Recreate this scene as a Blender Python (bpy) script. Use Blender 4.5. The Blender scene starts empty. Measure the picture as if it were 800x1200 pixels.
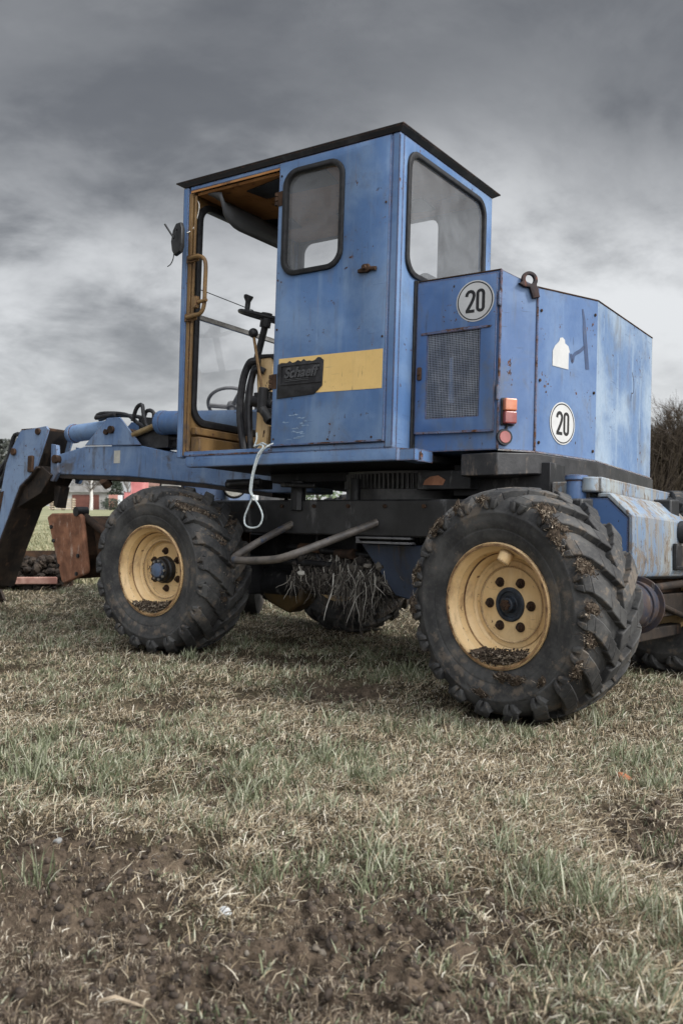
import bpy, bmesh, math, random
import numpy as np
from mathutils import Matrix, Vector
R = math.radians
PI = math.pi
random.seed(7)
rng = np.random.default_rng(11)
scene = bpy.context.scene
COL = scene.collection

# ------------------------------------------------------------------ frames
I4 = Matrix.Identity(4)
def basis(x, y, z, o):
    return Matrix(((x[0], y[0], z[0], o[0]), (x[1], y[1], z[1], o[1]), (x[2], y[2], z[2], o[2]), (0, 0, 0, 1)))
# upper structure: x towards the tail, y across the machine, z up (it leans a little on its slewing ring)
UP = basis((0.8213839, -0.5703721, 0.0020598), (0.5695558, 0.820004, -0.0565651), (0.0305741, 0.0476348, 0.9983968), (0.2195355, 4.800992, 0.0030592))
# chassis: x along the wheelbase towards the rear axle, y across
CH = basis((0.745, -0.667, 0), (0.667, 0.745, 0), (0, 0, 1), (-0.129, 5.16, 0))
FR = {}

# ------------------------------------------------------------------ node helpers
class NT:
    def __init__(s, tree):
        s.t = tree; s.n = tree.nodes; s.l = tree.links
    def new(s, kind, **kw):
        n = s.n.new(kind)
        for k, v in kw.items():
            setattr(n, k, v)
        return n
    def put(s, sock, v):
        if isinstance(v, bpy.types.NodeSocket): s.l.new(v, sock)
        elif v is not None:
            if hasattr(sock.default_value, '__len__') and not hasattr(v, '__len__'): v = (v, v, v)
            if hasattr(sock.default_value, '__len__') and len(sock.default_value) == 4 and len(v) == 3: v = (*v, 1)
            sock.default_value = v
    def math(s, op, a, b=None, c=None, clamp=False):
        n = s.new('ShaderNodeMath', operation=op, use_clamp=clamp)
        for i, v in enumerate((a, b, c)):
            if v is not None: s.put(n.inputs[i], v)
        return n.outputs[0]
    def noise(s, vec, scale, detail=4, rough=.55, dist=0.0, out=0):
        n = s.new('ShaderNodeTexNoise')
        if vec is not None: s.l.new(vec, n.inputs['Vector'])
        n.inputs['Scale'].default_value = scale; n.inputs['Detail'].default_value = detail
        n.inputs['Roughness'].default_value = rough; n.inputs['Distortion'].default_value = dist
        return n.outputs[out]
    def voro(s, vec, scale, feature='F1', out=0):
        n = s.new('ShaderNodeTexVoronoi', feature=feature)
        if vec is not None: s.l.new(vec, n.inputs['Vector'])
        n.inputs['Scale'].default_value = scale
        return n.outputs[out]
    def ramp(s, fac, lo, hi, a=0.0, b=1.0):
        n = s.new('ShaderNodeMapRange', interpolation_type='SMOOTHSTEP')
        s.put(n.inputs[0], fac); s.put(n.inputs[1], lo); s.put(n.inputs[2], hi); s.put(n.inputs[3], a); s.put(n.inputs[4], b)
        return n.outputs[0]
    def mix(s, fac, a, b, mode='MIX'):
        n = s.new('ShaderNodeMix', data_type='RGBA', blend_type=mode)
        s.put(n.inputs[0], fac); s.put(n.inputs[6], a); s.put(n.inputs[7], b)
        return n.outputs[2]
    def vscale(s, vec, sc):
        n = s.new('ShaderNodeVectorMath', operation='MULTIPLY')
        s.l.new(vec, n.inputs[0]); n.inputs[1].default_value = sc
        return n.outputs[0]
    def bump(s, h, strength=.3, dist=.01, normal=None):
        n = s.new('ShaderNodeBump')
        s.put(n.inputs['Height'], h); n.inputs['Strength'].default_value = strength; n.inputs['Distance'].default_value = dist
        if normal is not None: s.l.new(normal, n.inputs['Normal'])
        return n.outputs[0]

def newmat(name):
    m = bpy.data.materials.new(name); m.use_nodes = True
    t = NT(m.node_tree)
    p = m.node_tree.nodes['Principled BSDF']
    return m, t, p
def objco(t):
    return t.new('ShaderNodeTexCoord').outputs['Object']

def paint(name, col, faded, rust=.5, fade=.6, rough=.42, dirt=(.10, .10, .095), dirt_amt=.35, chips=.6, edge=.016, seed=0., metal=0., spec=.4, bias=0.):
    """weathered paint: faded patches, run-down streaks, chips and rust at edges"""
    m, t, p = newmat(name)
    co0 = objco(t)
    ad = t.new('ShaderNodeVectorMath', operation='ADD'); t.l.new(co0, ad.inputs[0]); ad.inputs[1].default_value = (seed, seed * .7, seed * .3)
    co = ad.outputs[0]
    big = t.noise(co, 1.7, 5, .6, .4)
    st = t.noise(t.vscale(co, (7, 7, .7)), 1.6, 5, .6)
    fine = t.noise(co, 34, 5, .65)
    c = t.mix(t.math('MULTIPLY', t.ramp(big, .38, .66), fade), col, faded)
    c = t.mix(t.math('MULTIPLY', t.ramp(st, .52, .72), fade * .7), c, faded)
    c = t.mix(t.math('MULTIPLY', t.ramp(t.noise(t.vscale(co, (9, 9, .9)), 2.3, 5, .65), .56, .78), dirt_amt), c, dirt)
    c = t.mix(t.math('MULTIPLY', t.ramp(t.noise(t.vscale(co, (1, 1, .6)), 4.5, 6, .68, .8), .52, .70), dirt_amt * 1.1, clamp=True), c, (dirt[0] * .9 + .02, dirt[1] * .9 + .02, dirt[2] * .9 + .02))
    c = t.mix(t.math('MULTIPLY', t.ramp(fine, .45, .8), .16), c, (col[0] * .55, col[1] * .55, col[2] * .6))
    # chips: sparse specks
    sp = t.noise(co, 46, 3, .5)
    gate = t.noise(co, 3.2, 4, .6)
    spk = t.math('MULTIPLY', t.ramp(sp, .625, .66), t.ramp(gate, .56, .64))
    sp2 = t.ramp(t.noise(t.vscale(co, (1, 1, .45)), 13, 5, .7), .685 - bias * .3, .71 - bias * .3)
    chip = t.math('MULTIPLY', t.math('MAXIMUM', spk, sp2), chips, clamp=True)
    run = t.math('MULTIPLY', t.ramp(t.noise(t.vscale(co, (26, 26, 1.3)), 1.0, 4, .6), .60, .72), t.ramp(t.noise(co, 2.1, 5, .65), .50, .62))
    c = t.mix(t.math('MULTIPLY', run, .7 * rust, clamp=True), c, (.15, .085, .05))
    scr = t.math('MULTIPLY', t.ramp(t.noise(t.vscale(co, (5, 5, 85)), 1.0, 2, .5, .3), .655, .68), t.ramp(t.noise(co, 2.7, 4, .6), .54, .62))
    scv = t.math('MULTIPLY', t.ramp(t.noise(t.vscale(co, (70, 70, 6)), 1.0, 2, .5, .6), .665, .69), t.ramp(t.noise(co, 3.3, 4, .6), .55, .62))
    c = t.mix(t.math('MULTIPLY', t.math('MAXIMUM', scr, scv), .55), c, (col[0] * .35 + .02, col[1] * .35 + .02, col[2] * .38 + .02))
    # worn edges
    bv = t.new('ShaderNodeBevel', samples=4); bv.inputs['Radius'].default_value = edge
    ge = t.new('ShaderNodeNewGeometry')
    dt = t.new('ShaderNodeVectorMath', operation='DOT_PRODUCT'); t.l.new(bv.outputs[0], dt.inputs[0]); t.l.new(ge.outputs['Normal'], dt.inputs[1])
    ed = t.ramp(dt.outputs['Value'], .985, .86)
    wear = t.ramp(t.math('ADD', t.math('MULTIPLY', ed, .42), t.noise(co, 11, 6, .7)), .83 - bias, .90 - bias)
    allr = t.math('MULTIPLY', t.math('MAXIMUM', chip, wear), rust * 2, clamp=True)
    rc = t.mix(t.ramp(t.noise(co, 60, 4, .6), .35, .7), (.018, .013, .011), (.13, .052, .022))
    halo = t.math('MULTIPLY', t.ramp(t.math('ADD', t.math('MULTIPLY', ed, .42), t.noise(co, 11, 6, .7)), .74 - bias, .88 - bias), rust)
    c = t.mix(t.math('MULTIPLY', halo, .55), c, (.16, .10, .065))
    c = t.mix(allr, c, rc)
    t.put(p.inputs['Base Color'], c)
    t.put(p.inputs['Roughness'], t.mix(allr, t.ramp(fine, .2, .8, rough - .1, rough + .16), .85))
    p.inputs['Specular IOR Level'].default_value = spec
    hh = t.math('ADD', t.math('MULTIPLY', t.noise(co, 2.6, 3, .5), 1.0), t.math('MULTIPLY', allr, -.08))
    t.put(p.inputs['Normal'], t.bump(hh, .45, .03, t.bump(fine, .06, .003)))
    return m

def rough_mat(name, c1, c2, scale=6, rough=.85, bump=.4, bdist=.006, spec=.3, c3=None, lo=.35, hi=.68, metal=0):
    m, t, p = newmat(name); co = objco(t)
    n = t.noise(co, scale, 7, .65, .2)
    c = t.mix(t.ramp(n, lo, hi), c1, c2)
    if c3 is not None:
        c = t.mix(t.ramp(t.noise(t.vscale(co, (1.7, 1.7, .5)), scale * 1.3, 6, .7), .56, .68), c, c3)
    t.put(p.inputs['Base Color'], c); p.inputs['Roughness'].default_value = rough
    p.inputs['Specular IOR Level'].default_value = spec; p.inputs['Metallic'].default_value = metal
    t.put(p.inputs['Normal'], t.bump(t.math('ADD', n, t.math('MULTIPLY', t.noise(co, scale * 7, 4, .6), .35)), bump, bdist))
    return m

M = {}
M['blue'] = paint('blue_paint', (.070, .140, .285), (.18, .265, .395), rust=.7, fade=.65, dirt_amt=.38, chips=1., bias=.06)
M['bluehood'] = paint('hood_paint', (.056, .113, .245), (.14, .21, .335), rust=.8, fade=.65, dirt_amt=.46, chips=1., seed=3.1, bias=.11)
M['rustseam'] = paint('rusted_seam_paint', (.07, .13, .27), (.155, .225, .36), rust=.8, fade=.6, dirt_amt=.6, dirt=(.12, .07, .05), chips=1., seed=3.9, bias=.30)
M['bluetail'] = paint('tail_paint', (.10, .17, .30), (.255, .325, .41), rust=.75, fade=1., dirt_amt=.45, chips=.8, seed=7.3, rough=.5)
M['blueboom'] = paint('boom_paint', (.078, .142, .27), (.19, .26, .37), rust=.7, fade=.8, dirt_amt=.75, bias=.07, chips=1., seed=5.7, dirt=(.05, .04, .035))
M['bluechip'] = paint('chipped_pale_paint', (.20, .29, .40), (.40, .43, .42), rust=.75, fade=1., dirt_amt=.85, chips=1., dirt=(.17, .12, .08), seed=9.2, rough=.6, edge=.03, bias=.06)
M['greasy'] = rough_mat('greasy_steel', (.006, .006, .0065), (.018, .018, .0195), 7, .5, .3, c3=(.06, .058, .056), spec=.35)
M['skirt'] = rough_mat('oily_dark_steel', (.010, .010, .011), (.030, .029, .030), 9, .45, .35, c3=(.085, .068, .055), spec=.45)
M['black'] = rough_mat('black_plastic', (.012, .012, .013), (.03, .03, .032), 20, .5, .15)
M['gasket'] = rough_mat('window_rubber', (.010, .010, .011), (.022, .022, .023), 30, .55, .12)
M['yellow'] = paint('yellow_paint', (.62, .415, .19), (.72, .54, .31), rust=.75, fade=.7, dirt_amt=.6, dirt=(.24, .125, .05), chips=1., seed=1.3, rough=.5, edge=.02, bias=.11)
M['stripe'] = paint('yellow_stripe_paint', (.68, .46, .17), (.74, .54, .25), rust=.3, fade=.4, dirt_amt=.12, chips=.5, edge=.001, seed=4.4)
M['ochre'] = paint('ochre_cab_paint', (.16, .09, .030), (.26, .165, .07), rust=.9, fade=.6, dirt_amt=.9, dirt=(.06, .035, .018), chips=1., seed=2.2, rough=.6)
M['ceiling'] = rough_mat('cab_headlining', (.30, .135, .045), (.46, .23, .085), 4, .8, .3, c3=(.10, .05, .025))
M['rust'] = rough_mat('rusty_steel', (.13, .058, .033), (.27, .125, .07), 9, .8, .5, c3=(.36, .26, .2), spec=.3)
M['darkrust'] = rough_mat('dark_rust', (.022, .015, .011), (.07, .038, .022), 9, .85, .5, spec=.2)
M['darkbrown'] = rough_mat('dark_brown_steel', (.010, .008, .007), (.030, .021, .015), 8, .7, .5, c3=(.06, .035, .022), spec=.3)
M['chrome'] = rough_mat('worn_steel', (.30, .28, .25), (.45, .43, .40), 15, .35, .1, metal=.8)
M['brass'] = rough_mat('grimy_rod', (.22, .15, .07), (.32, .24, .13), 12, .4, .1, metal=.5)
M['white'] = rough_mat('white_vinyl', (.42, .42, .41), (.50, .50, .49), 5, .5, .03)
M['ink'] = rough_mat('black_vinyl', (.012, .012, .013), (.022, .022, .022), 8, .45, .02)
M['rope'] = rough_mat('pale_rope', (.36, .41, .42), (.55, .58, .57), 60, .8, .4)
M['wire'] = rough_mat('grille_wire', (.20, .23, .29), (.36, .39, .44), 14, .5, .1)
M['visor'] = rough_mat('sun_visor_vinyl', (.05, .052, .055), (.075, .077, .08), 6, .5, .1)
M['amber'] = rough_mat('amber_lens', (.42, .13, .06), (.50, .18, .09), 9, .25, .1, spec=.6)
M['redlens'] = rough_mat('red_lens', (.20, .045, .04), (.28, .075, .065), 9, .25, .1, spec=.6)
M['seat'] = rough_mat('black_seat_vinyl', (.016, .016, .018), (.03, .03, .032), 12, .55, .2)
M['hose'] = rough_mat('hydraulic_hose', (.012, .012, .014), (.03, .03, .032), 30, .45, .15)
M['litter'] = rough_mat('pale_scrap', (.45, .46, .46), (.60, .61, .60), 40, .6, .4)
M['brick'] = rough_mat('brick_orange', (.36, .13, .06), (.46, .20, .11), 30, .9, .5)

def rubber():
    m, t, p = newmat('dusty_rubber'); co = objco(t)
    n = t.noise(co, 5, 6, .65, .3); f = t.noise(co, 60, 4, .6)
    c = t.mix(t.ramp(n, .38, .68), (.023, .023, .0235), (.070, .069, .066))
    c = t.mix(t.math('MULTIPLY', t.ramp(f, .45, .75), .35), c, (.085, .079, .072))
    mud = t.ramp(t.math('ADD', t.math('MULTIPLY', t.noise(co, 4.5, 6, .7), .6), t.math('MULTIPLY', t.noise(co, 21, 5, .7), .4)), .52, .59)
    c = t.mix(t.math('MULTIPLY', mud, .7), c, t.mix(t.noise(co, 50, 4, .6), (.060, .045, .033), (.19, .155, .12)))
    t.put(p.inputs['Base Color'], c); p.inputs['Roughness'].default_value = .72; p.inputs['Specular IOR Level'].default_value = .35
    t.put(p.inputs['Normal'], t.bump(t.math('ADD', t.noise(co, 22, 6, .7), t.math('MULTIPLY', f, .4)), .35, .004))
    return m
M['rubber'] = rubber()

def glass(name, dust, dustcol, tint=.92):
    m, t, p = newmat(name); co = objco(t)
    m.node_tree.nodes.remove(p)
    out = m.node_tree.nodes['Material Output']
    tr = t.new('ShaderNodeBsdfTransparent'); tr.inputs[0].default_value = (tint, tint, tint, 1)
    df = t.new('ShaderNodeBsdfDiffuse'); df.inputs[0].default_value = (*dustcol, 1)
    gl = t.new('ShaderNodeBsdfGlossy'); gl.inputs['Roughness'].default_value = .02
    m1 = t.new('ShaderNodeMixShader'); m2 = t.new('ShaderNodeMixShader')
    n = t.noise(co, 3.5, 6, .65, .6)
    sm = t.noise(t.vscale(co, (3, 3, 1)), 6, 5, .7)
    t.put(m1.inputs[0], t.math('ADD', t.ramp(n, .3, .7, dust * .6, dust * 1.25), t.ramp(sm, .55, .75, 0, dust * .25), clamp=True))
    t.l.new(tr.outputs[0], m1.inputs[1]); t.l.new(df.outputs[0], m1.inputs[2])
    fr = t.new('ShaderNodeLayerWeight'); fr.inputs[0].default_value = .5
    t.put(m2.inputs[0], t.math('ADD', t.math('MULTIPLY', t.math('POWER', fr.outputs['Facing'], 4.0), .7), .13, clamp=True))
    t.l.new(m1.outputs[0], m2.inputs[1]); t.l.new(gl.outputs[0], m2.inputs[2]); t.l.new(m2.outputs[0], out.inputs[0])
    return m
M['glass'] = glass('dusty_window_glass', .23, (.36, .375, .39), .88)
M['glassclear'] = glass('front_window_glass', .06, (.5, .52, .53), .95)
M['lampglass'] = rough_mat('headlight_glass', (.5, .48, .42), (.7, .68, .62), 20, .25, .1)

# ------------------------------------------------------------------ mesh builder
class MB:
    def __init__(s): s.v = []; s.f = []; s.m = []
    def add(s, v, f, mi=0):
        b = len(s.v); s.v += [tuple(map(float, p)) for p in v]
        for q in f: s.f.append([b + i for i in q]); s.m.append(mi)
        return s
    def hexa(s, p, mi=0):
        return s.add(p, [(0, 3, 2, 1), (4, 5, 6, 7), (0, 1, 5, 4), (1, 2, 6, 5), (2, 3, 7, 6), (3, 0, 4, 7)], mi)
    def box(s, x0, x1, y0, y1, z0, z1, mi=0):
        return s.hexa([(x0, y0, z0), (x1, y0, z0), (x1, y1, z0), (x0, y1, z0), (x0, y0, z1), (x1, y0, z1), (x1, y1, z1), (x0, y1, z1)], mi)
    def prism(s, poly, w0, w1, fn, mi=0):
        n = len(poly)
        return s.add([fn(u, v, w0) for u, v in poly] + [fn(u, v, w1) for u, v in poly],
              [tuple(range(n))[::-1], tuple(range(n, 2 * n))] + [(i, (i + 1) % n, n + (i + 1) % n, n + i) for i in range(n)], mi)
    def tube(s, pts, r, n=8, closed=False, mi=0):
        pts = [Vector(p) for p in pts]; k = len(pts)
        rr = r if hasattr(r, '__len__') else [r] * k
        V = []; up = None
        for i, p in enumerate(pts):
            a = pts[(i - 1) % k] if (i > 0 or closed) else p; b = pts[(i + 1) % k] if (i < k - 1 or closed) else p
            d = (b - a); d = d.normalized() if d.length > 1e-9 else Vector((0, 0, 1))
            if up is None:
                up = d.orthogonal().normalized()
            up = (up - d * up.dot(d)); up = up.normalized() if up.length > 1e-6 else d.orthogonal().normalized()
            sd = d.cross(up)
            for j in range(n):
                an = 2 * PI * j / n
                V.append(p + (up * math.cos(an) + sd * math.sin(an)) * rr[i])
        F = []
        for i in range(k if closed else k - 1):
            for j in range(n):
                i2 = (i + 1) % k
                F.append((i * n + j, i * n + (j + 1) % n, i2 * n + (j + 1) % n, i2 * n + j))
        if not closed:
            F.append(tuple(range(n))[::-1]); F.append(tuple(range((k - 1) * n, k * n)))
        return s.add(V, F, mi)
    def cyl(s, a, b, r0, r1=None, n=20, mi=0):
        return s.tube([a, b], [r0, r0 if r1 is None else r1], n, False, mi)
    def revolve(s, prof, n, fn=None, mi=0, close=False):
        """prof = [(a, r)]: a along local y, r radius in xz"""
        V = []; k = len(prof)
        for j in range(n):
            t = 2 * PI * j / n
            for a, r in prof: V.append((r * math.cos(t), a, r * math.sin(t)))
        F = []
        for j in range(n):
            j2 = (j + 1) % n
            for i in range(k if close else k - 1):
                i2 = (i + 1) % k
                F.append((j * k + i, j2 * k + i, j2 * k + i2, j * k + i2))
        return s.add(V, F, mi)
    def plate(s, outer, holes, w0, w1, fn, bev=0.0, mi=0):
        cu = bpy.data.curves.new('c', 'CURVE'); cu.dimensions = '2D'; cu.fill_mode = 'BOTH'
        cu.extrude = abs(w1 - w0) / 2 - bev; cu.bevel_depth = bev; cu.offset = -bev; cu.bevel_resolution = 1
        for lp in [outer] + list(holes):
            sp = cu.splines.new('POLY'); sp.points.add(len(lp) - 1); sp.use_cyclic_u = True
            for i, (u, v) in enumerate(lp): sp.points[i].co = (u, v, 0, 1)
        o = bpy.data.objects.new('c', cu); COL.objects.link(o)
        dg = bpy.context.evaluated_depsgraph_get(); dg.update()
        me = bpy.data.meshes.new_from_object(o.evaluated_get(dg))
        bm = bmesh.new(); bm.from_mesh(me); bmesh.ops.remove_doubles(bm, verts=bm.verts, dist=1e-5)
        bm.verts.ensure_lookup_table(); bm.verts.index_update()
        wc = (w0 + w1) / 2
        s.add([fn(p.co.x, p.co.y, p.co.z + wc) for p in bm.verts], [[q.index for q in f.verts] for f in bm.faces], mi)
        bm.free(); bpy.data.objects.remove(o); bpy.data.curves.remove(cu); bpy.data.meshes.remove(me)
        return s
    def ribbon(s, pts, wd, w0, w1, fn, mi=0):
        P = [Vector(p) for p in pts]; L = []; Rr = []
        for i, p in enumerate(P):
            d = (P[min(i + 1, len(P) - 1)] - P[max(i - 1, 0)]).normalized(); nn = Vector((-d.y, d.x))
            ww = wd[i] if hasattr(wd, '__len__') else wd
            L.append(p + nn * ww / 2); Rr.append(p - nn * ww / 2)
        for i in range(len(P) - 1):
            q = [L[i], L[i + 1], Rr[i + 1], Rr[i]]
            s.hexa([fn(a.x, a.y, w0) for a in q] + [fn(a.x, a.y, w1) for a in q], mi)
        return s
    def text(s, body, size, fn, w0, w1, shear=0., sx=1., bold=0.):
        cu = bpy.data.curves.new('t', 'FONT'); cu.body = body; cu.size = size; cu.shear = shear; cu.offset = bold
        cu.extrude = abs(w1 - w0) / 2; cu.align_x = 'CENTER'; cu.align_y = 'CENTER'
        o = bpy.data.objects.new('t', cu); COL.objects.link(o)
        dg = bpy.context.evaluated_depsgraph_get(); dg.update()
        me = bpy.data.meshes.new_from_object(o.evaluated_get(dg))
        wc = (w0 + w1) / 2
        s.add([fn(v.co.x * sx, v.co.y, v.co.z + wc) for v in me.vertices], [list(p.vertices) for p in me.polygons])
        bpy.data.objects.remove(o); bpy.data.curves.remove(cu); bpy.data.meshes.remove(me)
        return s
    def mesh(s, name, mats, angle=35, recalc=True):
        me = bpy.data.meshes.new(name); me.from_pydata(s.v, [], s.f)
        if not isinstance(mats, (list, tuple)): mats = [mats]
        for m in mats: me.materials.append(m)
        if len(mats) > 1: me.polygons.foreach_set('material_index', s.m)
        if recalc:
            bm = bmesh.new(); bm.from_mesh(me); bmesh.ops.recalc_face_normals(bm, faces=bm.faces); bm.to_mesh(me); bm.free()
        if angle:
            me.shade_smooth(); me.set_sharp_from_angle(angle=R(angle))
        me.update(); return me
    def clusters(s, gap=.002):
        n = len(s.v); par = list(range(n))
        def find(i):
            while par[i] != i: par[i] = par[par[i]]; i = par[i]
            return i
        for f in s.f:
            a = find(f[0])
            for i in f[1:]: par[find(i)] = a
        isl = {}
        for i in range(n): isl.setdefault(find(i), []).append(i)
        bbs = [[set(v), [min(s.v[i][k] for i in v) - gap for k in range(3)], [max(s.v[i][k] for i in v) + gap for k in range(3)]] for v in isl.values()]
        merged = True
        while merged:
            merged = False
            for i in range(len(bbs)):
                for j in range(i + 1, len(bbs)):
                    A, B = bbs[i], bbs[j]
                    if all(A[1][k] <= B[2][k] and B[1][k] <= A[2][k] for k in range(3)):
                        bbs[i] = [A[0] | B[0], [min(A[1][k], B[1][k]) for k in range(3)], [max(A[2][k], B[2][k]) for k in range(3)]]
                        del bbs[j]; merged = True; break
                if merged: break
        out = []
        for vs, _, _ in bbs:
            m = MB(); ids = sorted(vs); mp = {q: i for i, q in enumerate(ids)}; m.v = [s.v[i] for i in ids]
            for f, mi in zip(s.f, s.m):
                if f[0] in vs: m.f.append([mp[i] for i in f]); m.m.append(mi)
            out.append(m)
        return out
    def build(s, name, mats, parent=None, frame=I4, bevel=0., angle=35, label=None, seg=2, split=False):
        if split: return [m.build(name, mats, parent, frame, bevel, angle, label, seg) for m in s.clusters()][0]
        return link(name, s.mesh(name, mats, angle), parent, frame, bevel, label, seg)

def link(name, me, parent=None, frame=I4, bevel=0., label=None, seg=2):
    o = bpy.data.objects.new(name, me); COL.objects.link(o)
    if parent is not None:
        o.parent = parent; o.matrix_basis = FR[parent.name].inverted() @ frame
    else: o.matrix_basis = frame
    FR[o.name] = frame.copy()
    if bevel:
        b = o.modifiers.new('b', 'BEVEL'); b.width = bevel; b.segments = seg; b.limit_method = 'ANGLE'; b.angle_limit = R(40)
    if label: o['label'] = label
    return o
def empty(name, frame=I4, parent=None):
    o = link(name, None, parent, frame); o.empty_display_size = .2
    return o
def tag(o, label, cat, group=None, kind=None):
    o['label'] = label; o['category'] = cat
    if group: o['group'] = group
    if kind: o['kind'] = kind
    return o

def rr(u0, u1, v0, v1, r, n=6):
    out = []
    rs = r if hasattr(r, '__len__') else [r] * 4
    for (cu, cv, a0, q) in ((u1, v1, 0, rs[0]), (u0, v1, 90, rs[1]), (u0, v0, 180, rs[2]), (u1, v0, 270, rs[3])):
        su = cu - q if cu == u1 else cu + q; sv = cv - q if cv == v1 else cv + q
        for i in range(n + 1):
            a = R(a0 + 90 * i / n); out.append((su + q * math.cos(a), sv + q * math.sin(a)))
    return out
def smooth_path(pts, k=6):
    P = [Vector(p) for p in pts]; out = []
    for i in range(len(P) - 1):
        p0 = P[max(i - 1, 0)]; p1 = P[i]; p2 = P[i + 1]; p3 = P[min(i + 2, len(P) - 1)]
        for j in range(k):
            t = j / k
            out.append(.5 * ((2 * p1) + (p2 - p0) * t + (2 * p0 - 5 * p1 + 4 * p2 - p3) * t * t + (3 * p1 - p0 - 3 * p2 + p3) * t ** 3))
    out.append(P[-1]); return out

side = lambda d=0.: (lambda u, v, w: (u, d - w, v))       # u = x, v = z, w outwards to the camera side
rear = lambda d=0.: (lambda u, v, w: (d + w, u, v))       # u = y, v = z, w outwards to the tail
def face(p, q, off=0.):
    """vertical facet from p to q (xy): u along, v = z, w outwards"""
    d = Vector((q[0] - p[0], q[1] - p[1])); L = d.length; d /= L; n = Vector((d.y, -d.x))
    return (lambda u, v, w: (p[0] + d.x * u + n.x * (w + off), p[1] + d.y * u + n.y * (w + off), v)), L

# ------------------------------------------------------------------ the excavator
ROOT = Matrix.Translation((.45, 5.8, 0))
ex = empty('wheeled_excavator', ROOT)
tag(ex, 'weathered blue wheeled excavator with square cab, yellow rims and large lugged tyres parked on grass', 'excavator')

# --- cab structure
b = MB()
# near front post (leans a touch), far front post, rear corner strip
b.hexa([(-1.535, 0, 1.25), (-1.493, 0, 1.25), (-1.493, .05, 1.25), (-1.535, .05, 1.25), (-1.557, 0, 2.914), (-1.515, 0, 2.914), (-1.515, .05, 2.914), (-1.557, .05, 2.914)])
b.box(-1.535, -1.478, 1.04, 1.09, 1.25, 2.914)
b.box(-.7995, -.046, .003, .035, 1.257, 1.2875)
b.box(-1.476, -.80, .0, .035, 1.256, 1.285)             # door-opening sill lip
b.box(-.80, -.768, .006, .036, 1.286, 2.914)             # hinge post
b.box(-.045, 0, 0, .04, 1.257, 2.914)                   # corner strip
b.box(-.768, -.047, .004, .03, 2.868, 2.914)
b.box(-1.50, -.80, .002, .03, 2.89, 2.914)
b.build('cab_frame', M['blue'], ex, UP, .004)
b = MB()
b.plate([(.043, 1.257), (1.09, 1.257), (1.09, 2.914), (.043, 2.914)], [rr(.095, .975, 2.20, 2.845, .09)], -.03, 0, rear(), .003)
b.build('rear_panel', M['blue'], ex, UP)
b = MB(); b.plate(rr(.076, .994, 2.182, 2.864, .10), [rr(.105, .965, 2.21, 2.835, .085)], -.012, .016, rear(), .006)
b.build('window_gasket', M['gasket'], ex, UP)
b = MB(); q = rr(.1, .97, 2.205, 2.84, .088); b.add([(-.004, u, v) for u, v in q], [tuple(range(len(q)))]); b.build('rear_window', M['glass'], ex, UP)
# far side wall with a large opening
b = MB(); b.plate([(-1.476, 1.256), (-.03, 1.256), (-.03, 2.914), (-1.476, 2.914)], [rr(-1.44, -.36, 2.02, 2.855, .07)], -1.09, -1.06, side(), .003)
b.build('far_wall', rough_mat('grey_cab_lining', (.05, .052, .055), (.10, .10, .10), 5, .8, .2), ex, UP)
# front wall: windscreen gasket, split bar, panels below
b = MB(); b.plate([(.052, 1.256), (1.038, 1.256), (1.038, 2.914), (.052, 2.914)], [rr(.085, 1.00, 1.49, 2.82, .1)], 1.495, 1.52, lambda u, v, w: (-w, u, v), .003)
b.build('front_panel', M['ochre'], ex, UP)
b = MB(); b.plate(rr(.06, 1.02, 1.455, 2.85, .12), [rr(.102, .985, 1.50, 2.81, .085)], 1.474, 1.53, lambda u, v, w: (-w, u, v), .008)
b.build('windscreen_gasket', M['gasket'], ex, UP)
b = MB(); b.box(-1.512, -1.49, .09, 1.0, 2.118, 2.142); b.box(-1.506, -1.498, .09, 1.0, 2.142, 2.152)
b.build('windscreen_bar', M['chrome'], ex, UP, .003)
b = MB(); q = rr(.1, .99, 1.495, 2.118, [.004, .004, .085, .085]); b.add([(-1.502, u, v) for u, v in q], [tuple(range(len(q)))])
b.build('lower_windscreen', M['glassclear'], ex, UP)
b = MB(); b.box(-1.474, -1.40, .055, 1.03, 1.275, 1.38); b.box(-1.474, -1.43, .055, 1.03, 1.395, 1.44); b.hexa([(-1.4925, .006, 1.26), (-1.470, .006, 1.26), (-1.470, .05, 1.26), (-1.4925, .05, 1.26), (-1.5145, .006, 2.88), (-1.485, .006, 2.88), (-1.485, .05, 2.88), (-1.5145, .05, 2.88)]); b.box(-1.474, -1.461, .012, .03, 1.29, 2.86)
b.build('inner_trim', M['ochre'], ex, UP, .005, split=True)
# roof with flared underside
b = MB()
def ring(e, z): return [(-1.552 - e, -.004 - e * .22, z), (.002 + e * .45, -.004 - e * .22, z), (.002 + e * .45, 1.094 + e, z), (-1.552 - e, 1.094 + e, z)]
b.hexa(ring(.0, 2.916) + ring(.052, 2.946))
b.hexa(ring(.058, 2.9465) + ring(.056, 2.956))
b.build('roof', paint('roof_paint', (.004, .005, .007), (.010, .011, .014), rust=.25, fade=.4, dirt_amt=.2, seed=6.), ex, UP, .003)
b = MB(); b.box(-1.47, -.03, .035, 1.055, 2.866, 2.884); b.box(-1.49, -.80, -.004, .001, 2.872, 2.886)
b.build('headlining', M['ceiling'], ex, UP, .002)
b = MB()
b.prism([(-1.15, .12), (-.78, .05), (-.55, .10), (-.6, .30), (-1.12, .27)], 2.858, 2.8655, lambda u, v, w: (u, v, w))
b.prism([(-1.46, .55), (-1.2, .62), (-1.25, .8), (-1.46, .76)], 2.858, 2.8655, lambda u, v, w: (u, v, w))
b.prism([(-.9, .7), (-.3, .75), (-.32, .95), (-.95, .86)], 2.858, 2.8655, lambda u, v, w: (u, v, w))
b.build('glue_patch', M['black'], ex, UP, split=True)
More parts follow.
